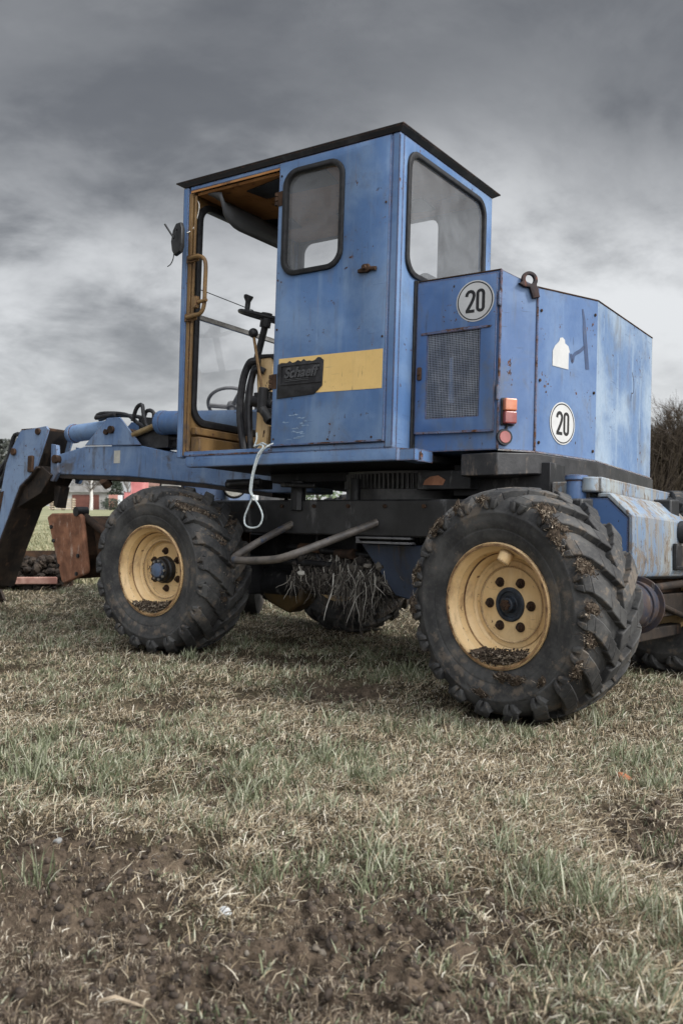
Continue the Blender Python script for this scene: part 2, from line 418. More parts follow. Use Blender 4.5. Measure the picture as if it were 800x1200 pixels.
# sun visor: a drooping curved panel
b = MB(); nu, nv = 14, 6
V = []; F = []
for i in range(nu + 1):
    for j in range(nv + 1):
        u = i / nu; v = j / nv
        y = .03 + .67 * u; e = min(1, u / .3); drop = (1 - (1 - e) ** 2) ** .5
        V.append((-1.38 + .09 * v + .05 * math.sin(v * PI), y, 2.86 - .19 * v * (.12 + .88 * drop)))
for i in range(nu):
    for j in range(nv):
        a = i * (nv + 1) + j; F.append((a, a + nv + 1, a + nv + 2, a + 1))
b.add(V, F)
o = b.build('sun_visor', M['visor'], ex, UP); sm = o.modifiers.new('s', 'SOLIDIFY'); sm.thickness = .012; sm.offset = 0
# door
b = MB(); b.plate([(-.795, 1.290), (-.048, 1.290), (-.048, 2.909), (-.795, 2.909)], [rr(-.74, -.355, 2.262, 2.838, .085)], -.022, .010, side(), .004)
door = b.build('door', M['blue'], ex, UP)
SMEAR = rough_mat('pale_smear', (.13, .21, .33), (.27, .35, .45), 70, .6, .1)
b = MB(); b.plate(rr(-.758, -.337, 2.244, 2.856, .10), [rr(-.728, -.367, 2.274, 2.826, .075)], -.012, .026, side(), .008)
b.build('window_gasket', M['gasket'], door, UP)
b = MB(); q = rr(-.732, -.362, 2.27, 2.83, .08); b.add([(u, .004, v) for u, v in q], [tuple(range(len(q)))]); b.build('door_window', M['glass'], door, UP)
b = MB(); b.plate([(-.752, 1.578), (-.064, 1.568), (-.064, 1.775), (-.752, 1.782)], [], .0102, .0118, side()); b.build('stripe_panel', M['stripe'], door, UP)
# torn black badge with raised lettering
top = [(-.44, 1.748)] + [(-.44 - .31 * i / 16, 1.757 + random.choice((-.006, .0, .004, .010)) + .004 * random.uniform(-1, 1)) for i in range(1, 16)] + [(-.757, 1.748)]
b = MB(); b.plate([(-.757, 1.556), (-.50, 1.566), (-.445, 1.61)] + top, [], .0118, .0165, side(), .001)
badge = b.build('badge', M['black'], door, UP)
b = MB(); b.plate(rr(-.735, -.452, 1.628, 1.742, .006), [rr(-.727, -.460, 1.636, 1.734, .004)], .0166, .0215, side(), .001); b.build('badge_rim', M['black'], door, UP)
b = MB(); b.text('Schaeff', .080, lambda u, v, w: (-.595 + u, -w, 1.692 + v), .0166, .0235, .30, 1.0, .0022)
for zz in (1.648, 1.6565): b.box(-.70, -.535, -.021, -.0166, zz, zz + .004)
b.build('lettering', rough_mat('worn_black_plastic', (.045, .046, .048), (.075, .075, .077), 30, .5, .1), door, UP)
for u, v in ((-.775, 1.33), (-.775, 1.95), (-.775, 2.83), (-.07, 1.84), (-.07, 2.55), (-.40, 1.315), (-.12, 1.315)):
    b = MB(); b.cyl((u, -.0105, v), (u, -.014, v), .006, n=8); b.build('rivet', M['darkrust'], door, UP)
b = MB(); b.plate([(-.225, 2.192), (-.165, 2.188), (-.15, 2.198), (-.115, 2.192), (-.112, 2.212), (-.15, 2.216), (-.16, 2.232), (-.19, 2.234), (-.20, 2.214), (-.225, 2.208)], [], .012, .034, side(), .004)
b.cyl((-.178, -.03, 2.213), (-.178, -.05, 2.213), .014, .011, 12); b.build('door_handle', M['darkrust'], door, UP)
b = MB()
for zz in (2.665, 1.62):
    for k in range(3): b.cyl((-.806, -.012, zz + k * .026), (-.806, -.012, zz + .021 + k * .026), .012, n=10)
    b.box(-.80, -.765, -.0145, -.0105, zz - .005, zz + .078)
b.build('hinge', M['darkrust'], door, UP, split=True)
for k in range(16):
    u = random.uniform(-.73, -.56); z_ = 1.33 + .03 * (k % 5) + random.uniform(-.01, .01); L_ = random.uniform(.02, .07); b = MB()
    b.ribbon([(u + L_ * q / 5, z_ + random.uniform(-.003, .003)) for q in range(6)], [.0015] + [random.uniform(.002, .009) for q in range(4)] + [.0015], .0102, .0107, side())
    b.build('paint_smear', SMEAR, door, UP)
# seams and a rubber run on the rear corner
b = MB(); b.tube([(.012, .197, 1.262), (.012, .197, 2.15)], .009, 8); b.tube([(.008, .178, 1.262), (.008, .182, 2.17)], .006, 8)
b.build('corner_seal', M['gasket'], ex, UP, split=True)
# grab handle, mirror
b = MB(); b.tube(smooth_path([(-1.482, -.012, 2.463), (-1.40, -.03, 2.46), (-1.345, -.035, 2.445), (-1.318, -.035, 2.40), (-1.317, -.035, 2.27), (-1.318, -.035, 2.16), (-1.343, -.035, 2.11), (-1.40, -.03, 2.102), (-1.482, -.012, 2.102)], 5), .0125, 10)
b.box(-1.50, -1.40, -.012, -.002, 2.44, 2.485); b.box(-1.50, -1.40, -.012, -.002, 2.08, 2.125); b.cyl((-1.39, -.045, 2.17), (-1.29, -.045, 2.18), .011); b.box(-1.39, -1.36, -.06, -.03, 2.14, 2.21)
b.build('grab_handle', M['ochre'], ex, UP, .002)
b = MB()
for k in range(9):
    t = k / 8; w = .105 * math.sqrt(max(0, 1 - (2 * t - 1) ** 4)) * (.62 if t in (0, 1) else 1) + .012
    V = []
b.plate([(.0, .0)] and [(-.05, -.06), (-.02, -.095), (.045, -.085), (.062, -.05), (.06, .055), (.04, .095), (-.01, .10), (-.048, .065), (-.066, .0)], [], 0, .035, lambda u, v, w: (-1.508 + u, -.10 + w - u * .3, 2.565 + v), .010)
mir = b.build('mirror', M['black'], ex, UP)
b = MB(); b.tube([(-1.54, -.004, 2.63), (-1.50, -.115, 2.62), (-1.50, -.125, 2.56), (-1.57, -.135, 2.655)], .006, 8); b.tube(smooth_path([(-1.53, -.09, 2.49), (-1.535, -.09, 2.45), (-1.555, -.09, 2.42), (-1.58, -.09, 2.41)], 4), .003, 6)
b.build('mirror_bracket', M['black'], mir, UP, split=True)
b = MB(); b.tube([(-1.505, .12, 2.31), (-1.508, .634, 2.297)], .003, 6); b.build('wiper_wire', M['black'], ex, UP)
b = MB(); b.tube(smooth_path([(-1.47, .03, 2.84), (-1.45, .03, 2.80), (-1.46, .03, 2.74), (-1.485, .02, 2.66), (-1.51, -.006, 2.63)], 5), .004, 6); b.build('cable', M['chrome'], ex, UP)
# interior: floor, column, lever, hoses, steering wheel, seat
b = MB(); b.box(-1.476, -.03, .037, 1.058, 1.24, 1.262); b.build('cab_floor', M['darkrust'], ex, UP)
b = MB(); b.prism([(-1.213, 1.874), (-1.173, 1.902), (-1.084, 1.894), (-1.071, 1.882), (-1.073, 1.62), (-1.10, 1.30), (-1.204, 1.30), (-1.188, 1.627)], .33, .47, lambda u, v, w: (u, w, v))
b.build('control_column', M['yellow'], ex, UP, .008)
b = MB(); b.prism([(-1.2, 1.885), (-1.17, 1.912), (-1.06, 1.905), (-1.055, 1.86), (-1.09, 1.885)], .32, .48, lambda u, v, w: (u, w, v))
b.box(-1.145, -1.02, .24, .32, 1.57, 1.66); b.cyl((-1.16, .26, 1.61), (-1.0, .26, 1.58), .034); b.cyl((-1.06, .22, 1.53), (-1.05, .22, 1.68), .03); b.cyl((-.985, .20, 1.50), (-.985, .26, 1.50), .05); b.cyl((-1.04, .2, 1.55), (-.97, .2, 1.47), .028); b.cyl((-1.065, .25, 1.66), (-.98, .25, 1.68), .006)
b.box(-1.05, -.965, .3, .5, 1.26, 1.5)
b.build('valve_block', M['greasy'], ex, UP, .006, split=True)
b = MB(); b.tube([(-1.143, .22, 2.01), (-1.103, .22, 1.835), (-1.054, .22, 1.64)], .009, 8)
lev = b.build('control_lever', M['ochre'], ex, UP)
b = MB(); 
bm = bmesh.new(); bmesh.ops.create_uvsphere(bm, u_segments=16, v_segments=10, radius=.03)
b.add([(v.co.x - 1.145, v.co.y + .22, v.co.z + 2.02) for v in bm.verts], [[v.index for v in f.verts] for f in bm.faces]); bm.free()
b.build('lever_knob', M['black'], lev, UP)
for pts, r in (([(-1.15, .30, 1.86), (-1.19, .28, 1.862), (-1.228, .28, 1.841), (-1.265, .28, 1.754), (-1.282, .28, 1.622), (-1.276, .28, 1.489), (-1.233, .28, 1.29)], .024),
               ([(-1.13, .32, 1.80), (-1.17, .3, 1.818), (-1.208, .3, 1.779), (-1.224, .3, 1.675), (-1.223, .3, 1.516), (-1.20, .3, 1.29)], .02)):
    b = MB(); b.tube(smooth_path(pts, 5), r, 10); b.build('hydraulic_hose', M['hose'], ex, UP)
b = MB()
ct = Vector((-1.28, .5, 2.19)); nx = Vector((.90, 0, .35)); 
circ = [(ct.x + .175 * math.cos(a) * .96, ct.y + .175 * math.sin(a), ct.z + .175 * math.cos(a) * -.26) for a in np.linspace(0, 2 * PI, 33)[:-1]]
b.tube(circ, .013, 8, True)
for k in range(3):
    a = 2 * PI * k / 3 + .4; b.tube([ct, (ct.x + .17 * math.cos(a) * .96, ct.y + .17 * math.sin(a), ct.z - .17 * math.cos(a) * .26)], .012, 8)
b.cyl(ct - Vector((.01, 0, .06)), ct + Vector((.005, 0, .03)), .035)
b.tube([ct - Vector((.01, 0, .06)), (-1.40, .5, 1.75), (-1.44, .5, 1.45)], .022, 8)
b.tube([(-1.36, .40, 2.21), (-1.355, .40, 2.25), (-1.352, .40, 2.28), (-1.35, .40, 2.305), (-1.348, .40, 2.318), (-1.346, .40, 2.322)], [.015, .017, .017, .03, .031, .02], 12)
b.build('steering_wheel', M['black'], ex, UP)
b = MB(); b.box(-.68, -.25, .38, .86, 1.45, 1.58); b.hexa([(-.30, .38, 1.55), (-.20, .38, 1.55), (-.20, .86, 1.55), (-.30, .86, 1.55), (-.17, .48, 2.32), (-.09, .48, 2.32), (-.09, .9, 2.32), (-.17, .9, 2.32)]); b.box(-.62, -.3, .45, .8, 1.25, 1.45)
b.build('driver_seat', M['seat'], ex, UP, .05, seg=4)

for q in ((-1.45, -.81, -.0035, .0, 1.2572, 1.266), (-.79, -.05, -.0235, -.0221, 1.291, 1.299), (-.0465, -.042, -.0015, .0, 1.30, 2.9), (-.003, .0015, -.0015, .001, 1.27, 2.9)):
    b = MB(); b.box(*q); b.build('rusted_edge', M['rustseam'] if q[1] - q[0] > .2 else M['bluehood'], ex, UP)
# --- platform below the cab
b = MB()
b.plate(rr(-1.46, .03, 1.19, 1.2565, [.003, .012, .025, .003], 4), [], -.05, .0, side(), .004)
b.box(.0295, .13, .012, .06, 1.19, 1.25)
b.hexa([(.031, .0, 1.19), (.13, .10, 1.19), (.13, .2, 1.19), (.031, .2, 1.19), (.031, .0, 1.2555), (.13, .10, 1.252), (.13, .2, 1.252), (.031, .2, 1.2555)])
b.build('platform_edge', M['blue'], ex, UP, .003)
b = MB()
b.box(-1.44, .12, .051, 2.0, 1.20, 1.238); b.box(-1.3, .1, .62, 1.9, 1.14, 1.1995); b.box(.15, .70, .40, 1.9, 1.03, 1.1995)
b.box(-.02, .30, .30, .42, 1.06, 1.16)
b.build('platform', M['greasy'], ex, UP, .004)
b = MB(); b.plate([(.02, 1.085), (.14, 1.082), (.155, 1.11), (.11, 1.135), (.06, 1.128), (.03, 1.11)], [], -.2995, -.298, side()); b.build('primer_patch', M['rust'], ex, UP)
b = MB(); b.tube([(-.9, .4, .95), (-.9, .4, 1.13)], .045, 10); b.cyl((-.52, .45, .98), (-.52, .45, 1.14), .03); b.box(-1.35, -1.1, .25, .4, 1.08, 1.135); b.cyl((-1.3, .2, 1.1), (-1.05, .22, 1.115), .02); b.cyl((-.95, .3, 1.10), (-.7, .3, 1.09), .015)
b.build('bracket', M['greasy'], ex, UP, .004, split=True)
# grit and rust flakes along the sill lip
# --- engine hood
A0, A1, B1, C1, D1 = (0.002, .2), (.498, .2), (.63, .357), (.754, .89), (.705, 2.05)
FP = [A0, A1, B1, C1, D1, (.002, 2.05)]
ZT = [2.168, 2.166, 2.096, 2.136, 2.170, 2.170]
def skin(name, idx, mats):
    b = MB(); n = len(FP)
    for i in idx:
        j = (i + 1) % n
        b.add([(*FP[i], 1.25), (*FP[j], 1.25), (*FP[j], ZT[j]), (*FP[i], ZT[i])], [(0, 1, 2, 3)])
    return b.build(name, mats, ex, UP, angle=18)
b = MB()
V = [(*p, 1.25) for p in FP] + [(*p, z) for p, z in zip(FP, ZT)]; cx = (.35, 1.0, 2.165)
b.add(V + [cx], [(0, 1, 7, 6), (1, 2, 8, 7), (2, 3, 9, 8), (4, 5, 11, 10), (5, 0, 6, 11)] + [(6 + i, 6 + (i + 1) % 6, 12) for i in range(6)] + [(5, 4, 3, 2, 1, 0)], 0)
b.add([V[3], V[4], V[10], V[9]], [(0, 1, 2, 3)], 1)
hood = b.build('engine_hood', [M['bluehood'], M['bluetail']], ex, UP, 0, angle=10)
# folded bottom lip and top rim
b = MB()
for p, q, z0, z1 in ((A0, A1, 2.166, 2.166), (B1, C1, 2.096, 2.136), (C1, D1, 2.136, 2.17)):
    b.tube([(*p, z0), (*q, z1)], .0045, 8)
b.build('hood_rim', M['darkrust'], hood, UP)
b = MB()
for p, q in ((A1, B1), (B1, C1), (C1, D1)):
    fn, L = face(p, q); b.prism([(0, 1.243), (L, 1.243), (L, 1.252), (0, 1.252)], .001, .010, fn)
b.build('hood_lip', M['bluechip'], hood, UP, .002)
b = MB()
for p, z1 in ((A1, 2.165), (B1, 2.09)):
    b.tube([(p[0] + .001, p[1] - .001, 1.255), (p[0] + .001, p[1] - .001, z1)], .007, 8)
b.build('weld_seam', M['rustseam'], hood, UP, split=True)
# grille door
fa, La = face(A0, A1)
b = MB(); b.plate([(.018, 1.345), (.478, 1.340), (.484, 2.150), (.018, 2.155)], [[(.088, 1.425), (.392, 1.425), (.392, 1.872), (.088, 1.872)]], .002, .016, fa, .003)
gd = b.build('grille_door', M['bluehood'], hood, UP)
b = MB(); b.plate([(.05, 1.868), (.45, 1.872), (.46, 1.882), (.30, 1.888), (.05, 1.880)], [], .0161, .021, fa, .001); b.prism([(.03, 1.344), (.47, 1.340), (.47, 1.352), (.03, 1.356)], .0161, .020, fa); b.build('rust_seam', M['rustseam'], hood, UP, split=True)
b = MB()
n1, n2 = 34, 48
for i in range(n1 + 1):
    u = .088 + .304 * i / n1 + random.uniform(-.0004, .0004); b.tube([fa(u, 1.424, .0065), fa(u + random.uniform(-.001, .001), 1.873, .0065)], .00125, 4)
for i in range(n2 + 1):
    v = 1.425 + .447 * i / n2; b.tube([fa(.087, v, .009), fa(.393, v + random.uniform(-.0006, .0006), .009)], .00125, 4)
b.build('grille_mesh', M['wire'], hood, UP, angle=0)
b = MB(); b.prism([(.06, 1.40), (.42, 1.40), (.42, 1.89), (.06, 1.89)], .0005, .0018, fa); b.build('grille_backing', M['black'], hood, UP)
b = MB(); b.prism([(.215, 1.50), (.245, 1.50), (.235, 1.74), (.215, 1.74)], .002, .0045, fa); b.build('filter_housing', M['blue'], hood, UP)
b = MB(); b.box(.0, .02, .18, .199, 1.3, 2.17); b.build('hood_flange', M['gasket'], hood, UP)

for zz in (1.50, 1.98):
    b = MB(); b.cyl(fa(.494, zz, .010), fa(.494, zz + .075, .010), .008, n=10); b.build('hinge', M['bluehood'], hood, UP)
b = MB(); b.plate(rr(.032, .058, 1.63, 1.70, .008, 3), [], .0161, .026, fa, .003); b.cyl(fa(.045, 1.665, .026), fa(.045, 1.665, .034), .009, n=10); b.build('door_latch', M['darkrust'], hood, UP)
fC_, LC_ = face(B1, C1)
for u, v in ((.03, 1.30), (.03, 1.62), (.03, 1.98), (.52, 1.30), (.52, 1.62), (.52, 2.05)):
    b = MB(); b.cyl(fC_(u, v, .0), fC_(u, v, .007), .008, n=6); b.build('bolt', M['darkrust'], hood, UP)
for u, v in ((.50, 2.12), (.03, 2.12), (.25, 2.12)):
    b = MB(); b.cyl(fa(u - .02, v, .0), fa(u - .02, v, .008), .007, n=6); b.build('bolt', M['darkrust'], hood, UP)
# round 20 plates
def twenty(fn, cu, cv, r, w, parent):
    b = MB(); circ = lambda q: [(cu + q * math.cos(a), cv + q * math.sin(a)) for a in np.linspace(0, 2 * PI, 49)[:-1]]
    b.plate(circ(r), [], w, w + .0016, fn); pl = b.build('speed_plate', M['white'], parent, UP)
    b = MB(); b.plate(circ(r * .94), [circ(r * .885)], w + .0017, w + .0023, fn)
    k = r / .1; t = .0165 * k
    two = [(-.045, .024), (-.043, .036), (-.035, .045), (-.0245, .048), (-.014, .045), (-.007, .036), (-.0055, .025), (-.009, .011), (-.017, -.006), (-.029, -.026), (-.0415, -.046)]
    b.ribbon([(cu + x * k, cv + y * k) for x, y in two], t, w + .0017, w + .0023, fn)
    b.plate([(cu + x * k, cv + y * k) for x, y in ((-.049, -.056), (-.002, -.056), (-.002, -.041), (-.049, -.041))], [], w + .0017, w + .0024, fn)
    o0 = lambda hw, hh: rr(cu + (.029 - hw) * k, cu + (.029 + hw) * k, cv - hh * k, cv + hh * k, hw * k * .98)
    b.plate(o0(.0235, .056), [o0(.0075, .041)], w + .0017, w + .0023, fn)
    b.build('numerals', M['ink'], parent, UP)
twenty(fa, .361, 2.017, .107, .0162, hood)
fc, Lc = face(B1, C1)
uc = math.hypot(.683 - .63, .585 - .357)
twenty(fc, uc, 1.42, .112, .002, hood)
u0 = .135
b = MB(); b.plate([(u0, 1.712), (u0 + .142, 1.712), (u0 + .142, 1.80), (u0 + .152, 1.806), (u0 + .138, 1.835), (u0 + .108, 1.846), (u0 + .105, 1.864), (u0 + .085, 1.874), (u0 + .062, 1.868), (u0 + .055, 1.848), (u0 + .02, 1.82), (u0, 1.79)], [], .0015, .0028, fc)
b.build('blank_sticker', M['white'], hood, UP)
b = MB()
b.ribbon(smooth_path([(.40, 2.06), (.415, 2.0), (.425, 1.92), (.44, 1.83), (.455, 1.74)], 4), [.012 + .022 * min(1, i / 8) for i in range(17)], .0012, .0018, fc)
b.ribbon(smooth_path([(.425, 1.86), (.385, 1.83), (.33, 1.80), (.315, 1.76), (.30, 1.80)], 4), .02, .0012, .0018, fc)
b.build('scuff_mark', paint('scuffed_paint', (.025, .045, .10), (.05, .085, .17), rust=.4, fade=.6, seed=12., dirt_amt=.5), hood, UP)
fd, Ld = face(C1, D1)
b = MB()
b.ribbon(smooth_path([(.70, 1.86), (.74, 1.80), (.73, 1.74), (.69, 1.73), (.68, 1.68)], 4), .004, .0012, .0016, fd)
b.build('scratch', M['darkrust'], hood, UP)
# rear lamp and round reflector on the facet beside the grille door
fb, Lb = face(A1, B1)
b = MB(); b.plate(rr(.012, .088, 1.372, 1.512, .008), [], .0015, .012, fb, .002); lamp = b.build('tail_lamp', M['black'], hood, UP)
b = MB(); b.plate(rr(.018, .083, 1.443, 1.506, .008), [], .012, .05, fb, .008); b.build('amber_lens', M['amber'], hood, UP)
b = MB(); b.plate(rr(.018, .083, 1.378, 1.441, .008), [], .012, .05, fb, .008); b.build('red_lens', M['redlens'], hood, UP)
b = MB(); c0 = Vector(fb(.032, 1.312, .002)); c1 = Vector(fb(.032, 1.312, .022)); b.cyl(c0, c1, .042, .04, 24); b.tube([fb(.04, 1.35, .01), fb(.05, 1.375, .01)], .006, 6); b.build('reflector', M['black'], hood, UP)
b = MB(); b.cyl(c1, Vector(fb(.032, 1.312, .026)), .031, .029, 24); b.build('reflector_lens', M['redlens'], hood, UP)
# lifting eye
b = MB(); ue = .150
oc = [(ue + .044 * math.cos(a), 2.124 + .043 * math.sin(a)) for a in np.linspace(-.5, PI + .3, 20)]
b.plate([(ue + .058, 2.04), *oc, (ue - .06, 2.10), (ue - .03, 2.085), (ue + .0, 2.085), (ue + .02, 2.03)], [[(ue + .024 * math.cos(a), 2.126 + .024 * math.sin(a)) for a in np.linspace(0, 2 * PI, 25)[:-1]]], .001, .022, fb, .004)
b.build('lifting_eye', rough_mat('rusty_dark', (.018, .014, .016), (.045, .025, .022), 20, .75, .4, c3=(.11, .04, .026)), hood, UP)
# dark counterweight skirt
b = MB(); S = [(.30, .19), (.505, .19), (.642, .352), (.768, .885), (.716, 2.08), (.5, 2.08), (.3, .6)]
zb = [1.118, 1.118, 1.135, 1.148, 1.155, 1.155, 1.118]; zt = [1.232, 1.2345, 1.2425, 1.2425, 1.2425, 1.24, 1.232]
n = len(S); b.add([(*p, z) for p, z in zip(S, zb)] + [(*p, z) for p, z in zip(S, zt)], [tuple(range(n))[::-1], tuple(range(n, 2 * n))] + [(i, (i + 1) % n, n + (i + 1) % n, n + i) for i in range(n)])
b.build('counterweight', M['skirt'], ex, UP, .006)

# straw and soil stuck to wheels
def mud_mat():
    m, t, p = newmat('dried_mud'); g = t.new('ShaderNodeNewGeometry'); cr = t.new('ShaderNodeValToRGB')
    e = cr.color_ramp; e.elements[0].color = (.022, .017, .013, 1); e.elements[1].color = (.36, .31, .25, 1)
    for pos, c in ((.45, (.05, .037, .027)), (.66, (.10, .075, .055)), (.86, (.21, .17, .125))):
        q = e.elements.new(pos); q.color = (*c, 1)
    t.l.new(g.outputs['Random Per Island'], cr.inputs[0]); t.put(p.inputs['Base Color'], cr.outputs[0]); p.inputs['Roughness'].default_value = .95; p.inputs['Specular IOR Level'].default_value = .1
    return m
M['mud'] = mud_mat(); M['cake'] = rough_mat('caked_soil', (.030, .023, .018), (.115, .088, .065), 40, .95, .8, .006, spec=.1)
ICO = None
def clod_ico():
    global ICO
    if ICO is None:
        bm = bmesh.new(); bmesh.ops.create_icosphere(bm, subdivisions=1, radius=1); ICO = ([v.co.copy() for v in bm.verts], [[v.index for v in f.verts] for f in bm.faces]); bm.free()
    return ICO
def clod(b, c, r, rnd):
    clod_ico()
    sc = Vector((rnd.uniform(.7, 1.4), rnd.uniform(.7, 1.4), rnd.uniform(.5, 1.0)))
    rot = Matrix.Rotation(rnd.uniform(0, 6), 3, 'Z') @ Matrix.Rotation(rnd.uniform(0, 6), 3, 'X')
    b.add([Vector(c) + rot @ Vector((v.x * sc.x * (1 + rnd.uniform(-.25, .25)), v.y * sc.y * (1 + rnd.uniform(-.25, .25)), v.z * sc.z * (1 + rnd.uniform(-.25, .25)))) * r for v in ICO[0]], ICO[1])
def straw(b, c, L, w, rnd, nrm=None):
    d = Vector((rnd.gauss(0, 1), rnd.gauss(0, 1), rnd.gauss(0, 1))).normalized()
    if nrm is not None: d = (d - nrm * d.dot(nrm) * .93).normalized()
    c = Vector(c); s = d.orthogonal().normalized() * w; q = d.cross(s)
    k = c + d * L * .5 + Vector((rnd.gauss(0, .1), rnd.gauss(0, .1), rnd.gauss(0, .1))) * L
    e = c + d * L
    b.add([c - s, c + s, k + s + q, k - s - q, e], [(0, 1, 2, 3), (3, 2, 4)])
def patch(b, rnd, th, a, r, sth, sa, n, size=.009, dr=.010):
    for i in range(max(2, n // 9)):
        t = th + rnd.gauss(0, sth * .8); aa = a + rnd.gauss(0, sa * .8); rad = rnd.uniform(.010, .028)
        c = Vector((r * math.cos(t), aa, r * math.sin(t))); nn = Vector((math.cos(t) * (.95 if abs(a) < .19 else .25), -.3 if abs(a) < .19 else -.95, math.sin(t) * (.95 if abs(a) < .19 else .25))).normalized()
        q = nn.to_track_quat('Z', 'Y').to_matrix(); e1 = rnd.uniform(.6, 1.5)
        b.add([c + q @ Vector((v.x * e1 * (1 + rnd.uniform(-.3, .3)), v.y / e1 * (1 + rnd.uniform(-.3, .3)), v.z * .28)) * rad for v in clod_ico()[0]], clod_ico()[1], 1)
    n = n * 4; sth *= 1.15; sa *= 1.2
    """clump on the wheel around angle th (rad), axial a, radius r"""
    for i in range(n):
        t = th + rnd.gauss(0, sth); aa = a + rnd.gauss(0, sa); r2 = r + rnd.uniform(-dr, dr)
        p = Vector((r2 * math.cos(t), aa, r2 * math.sin(t)))
        if i % 9 == 0: clod(b, p, rnd.uniform(.2, .6) * size, rnd)
        else: straw(b, p, rnd.uniform(.006, .026) if rnd.random() < .95 else rnd.uniform(.03, .06), rnd.uniform(.0005, .0012), rnd, Vector((math.cos(t) * .7, -.7, math.sin(t) * .7)).normalized())
# --- boom, dipper, cylinders
bx = lambda u, v, w: (u, w, v)
b = MB()
b.prism([(-3.86, 1.30), (-3.80, 1.275), (-3.0, 1.243), (-2.18, 1.172), (-1.55, 1.10), (-1.2, 1.10), (-1.2, 1.30), (-1.9, 1.33), (-2.408, 1.392), (-2.857, 1.478), (-3.51, 1.498), (-3.86, 1.44)], .95, 1.19, bx)
boom = b.build('boom', M['blueboom'], ex, UP, .008)
b = MB()
for w0, w1 in ((.935, .95), (1.19, 1.205)):
    b.prism([(-3.50, 1.502), (-3.245, 1.712), (-3.10, 1.712), (-2.85, 1.482)], w0, w1, bx)
    b.prism([(-3.905, 1.53), (-3.84, 1.52), (-3.80, 1.29), (-3.86, 1.215), (-3.895, 1.22)], w0 - .012, w1 + .012, bx)
b.build('cylinder_bracket', M['blueboom'], boom, UP, .004, split=True)
b = MB(); b.box(-3.86, -1.6, .955, 1.185, 1.06, 1.10)
b = MB(); b.cyl((-3.18, .91, 1.615), (-3.18, 1.23, 1.615), .03); b.cyl((-3.24, .915, 1.60), (-3.24, 1.2, 1.60), .022); b.cyl((-3.83, .90, 1.40), (-3.83, 1.24, 1.40), .035)
b.cyl((-3.27, .95, 1.22), (-3.27, 1.0, 1.18), .04); b.build('pivot_pin', M['darkrust'], boom, UP, split=True)
b = MB(); b.prism([(-3.86, 1.27), (-3.80, 1.245), (-3.0, 1.213), (-2.18, 1.142), (-1.55, 1.07), (-1.55, 1.10), (-2.18, 1.171), (-3.0, 1.242), (-3.80, 1.274), (-3.86, 1.299)], .955, 1.185, bx); b.build('boom_underside', M['darkbrown'], boom, UP)  # underside strip in near-black brown against the blue boom sides
b = MB(); b.box(-3.16, -3.09, .9472, .9492, 1.35, 1.45); b.build('pale_label', rough_mat('faded_label', (.36, .35, .31), (.46, .44, .38), 30, .7, .05), boom, UP)
b = MB(); b.cyl((-3.83, 1.06, 1.625), (-3.30, 1.06, 1.648), .072, n=24); b.cyl((-3.80, 1.06, 1.626), (-3.77, 1.06, 1.628), .082, n=24)
b.build('dipper_cylinder', M['blue'], boom, UP, .004)
b = MB(); b.cyl((-2.64, .95, 1.645), (-1.7, .95, 1.60), .088, n=28); b.cyl((-2.66, .95, 1.646), (-2.60, .95, 1.643), .093, n=28); b.build('lift_cylinder', M['blue'], boom, UP, .01)
b = MB(); b.cyl((-2.95, .95, 1.565), (-2.64, .95, 1.645), .024, n=16); b.build('cylinder_rod', M['brass'], boom, UP)
b = MB()
for pts in ([(-3.45, 1.0, 1.72), (-3.40, 1.0, 1.765), (-3.1, 1.0, 1.74), (-2.95, 1.0, 1.66), (-2.7, 1.0, 1.55), (-2.3, 1.0, 1.50)], [(-3.0, .98, 1.68), (-2.96, .98, 1.78), (-2.9, .98, 1.80), (-2.87, .98, 1.70), (-2.8, 1.0, 1.6), (-2.4, 1.05, 1.48)],
            [(-2.93, 1.02, 1.6), (-2.9, 1.02, 1.75), (-2.82, 1.03, 1.74), (-2.8, 1.03, 1.6), (-2.5, 1.04, 1.45), (-2.0, 1.04, 1.42)], [(-3.5, 1.08, 1.73), (-3.3, 1.08, 1.755), (-3.0, 1.1, 1.72), (-2.8, 1.1, 1.62), (-2.2, 1.1, 1.46)]):
    b.tube(smooth_path(pts, 4), .016, 8)
b.box(-3.0, -2.6, .98, 1.16, 1.46, 1.60); b.prism([(-2.98, 1.72), (-2.60, 1.68), (-2.42, 1.46), (-2.95, 1.5)], 1.02, 1.12, bx); b.cyl((-3.43, .98, 1.73), (-3.2, .98, 1.745), .018)
b.build('hose_bundle', M['hose'], boom, UP, split=True)
dip = MB()
dip.prism([(-4.235, 1.648), (-3.90, 1.672), (-3.87, 1.64), (-3.998, 1.347), (-4.082, 1.262), (-4.213, 1.178), (-4.356, .902), (-4.502, .628), (-4.66, .30), (-4.74, .33), (-4.601, .663), (-4.485, 1.05), (-4.413, 1.372), (-4.351, 1.49)], .86, .88, bx)
dip.prism([(-4.235, 1.648), (-3.90, 1.672), (-3.87, 1.64), (-3.998, 1.347), (-4.082, 1.262), (-4.213, 1.178), (-4.356, .902), (-4.502, .628), (-4.66, .30), (-4.74, .33), (-4.601, .663), (-4.485, 1.05), (-4.413, 1.372), (-4.351, 1.49)], 1.13, 1.15, bx)
dp = dip.build('dipper', M['blueboom'], ex, UP, .003)
b = MB(); b.prism([(-4.21, 1.625), (-3.93, 1.645), (-4.02, 1.35), (-4.10, 1.275), (-4.23, 1.19), (-4.375, .91), (-4.52, .63), (-4.66, .33), (-4.72, .34), (-4.58, .67), (-4.465, 1.05), (-4.40, 1.37), (-4.34, 1.47)], .881, 1.129, bx)
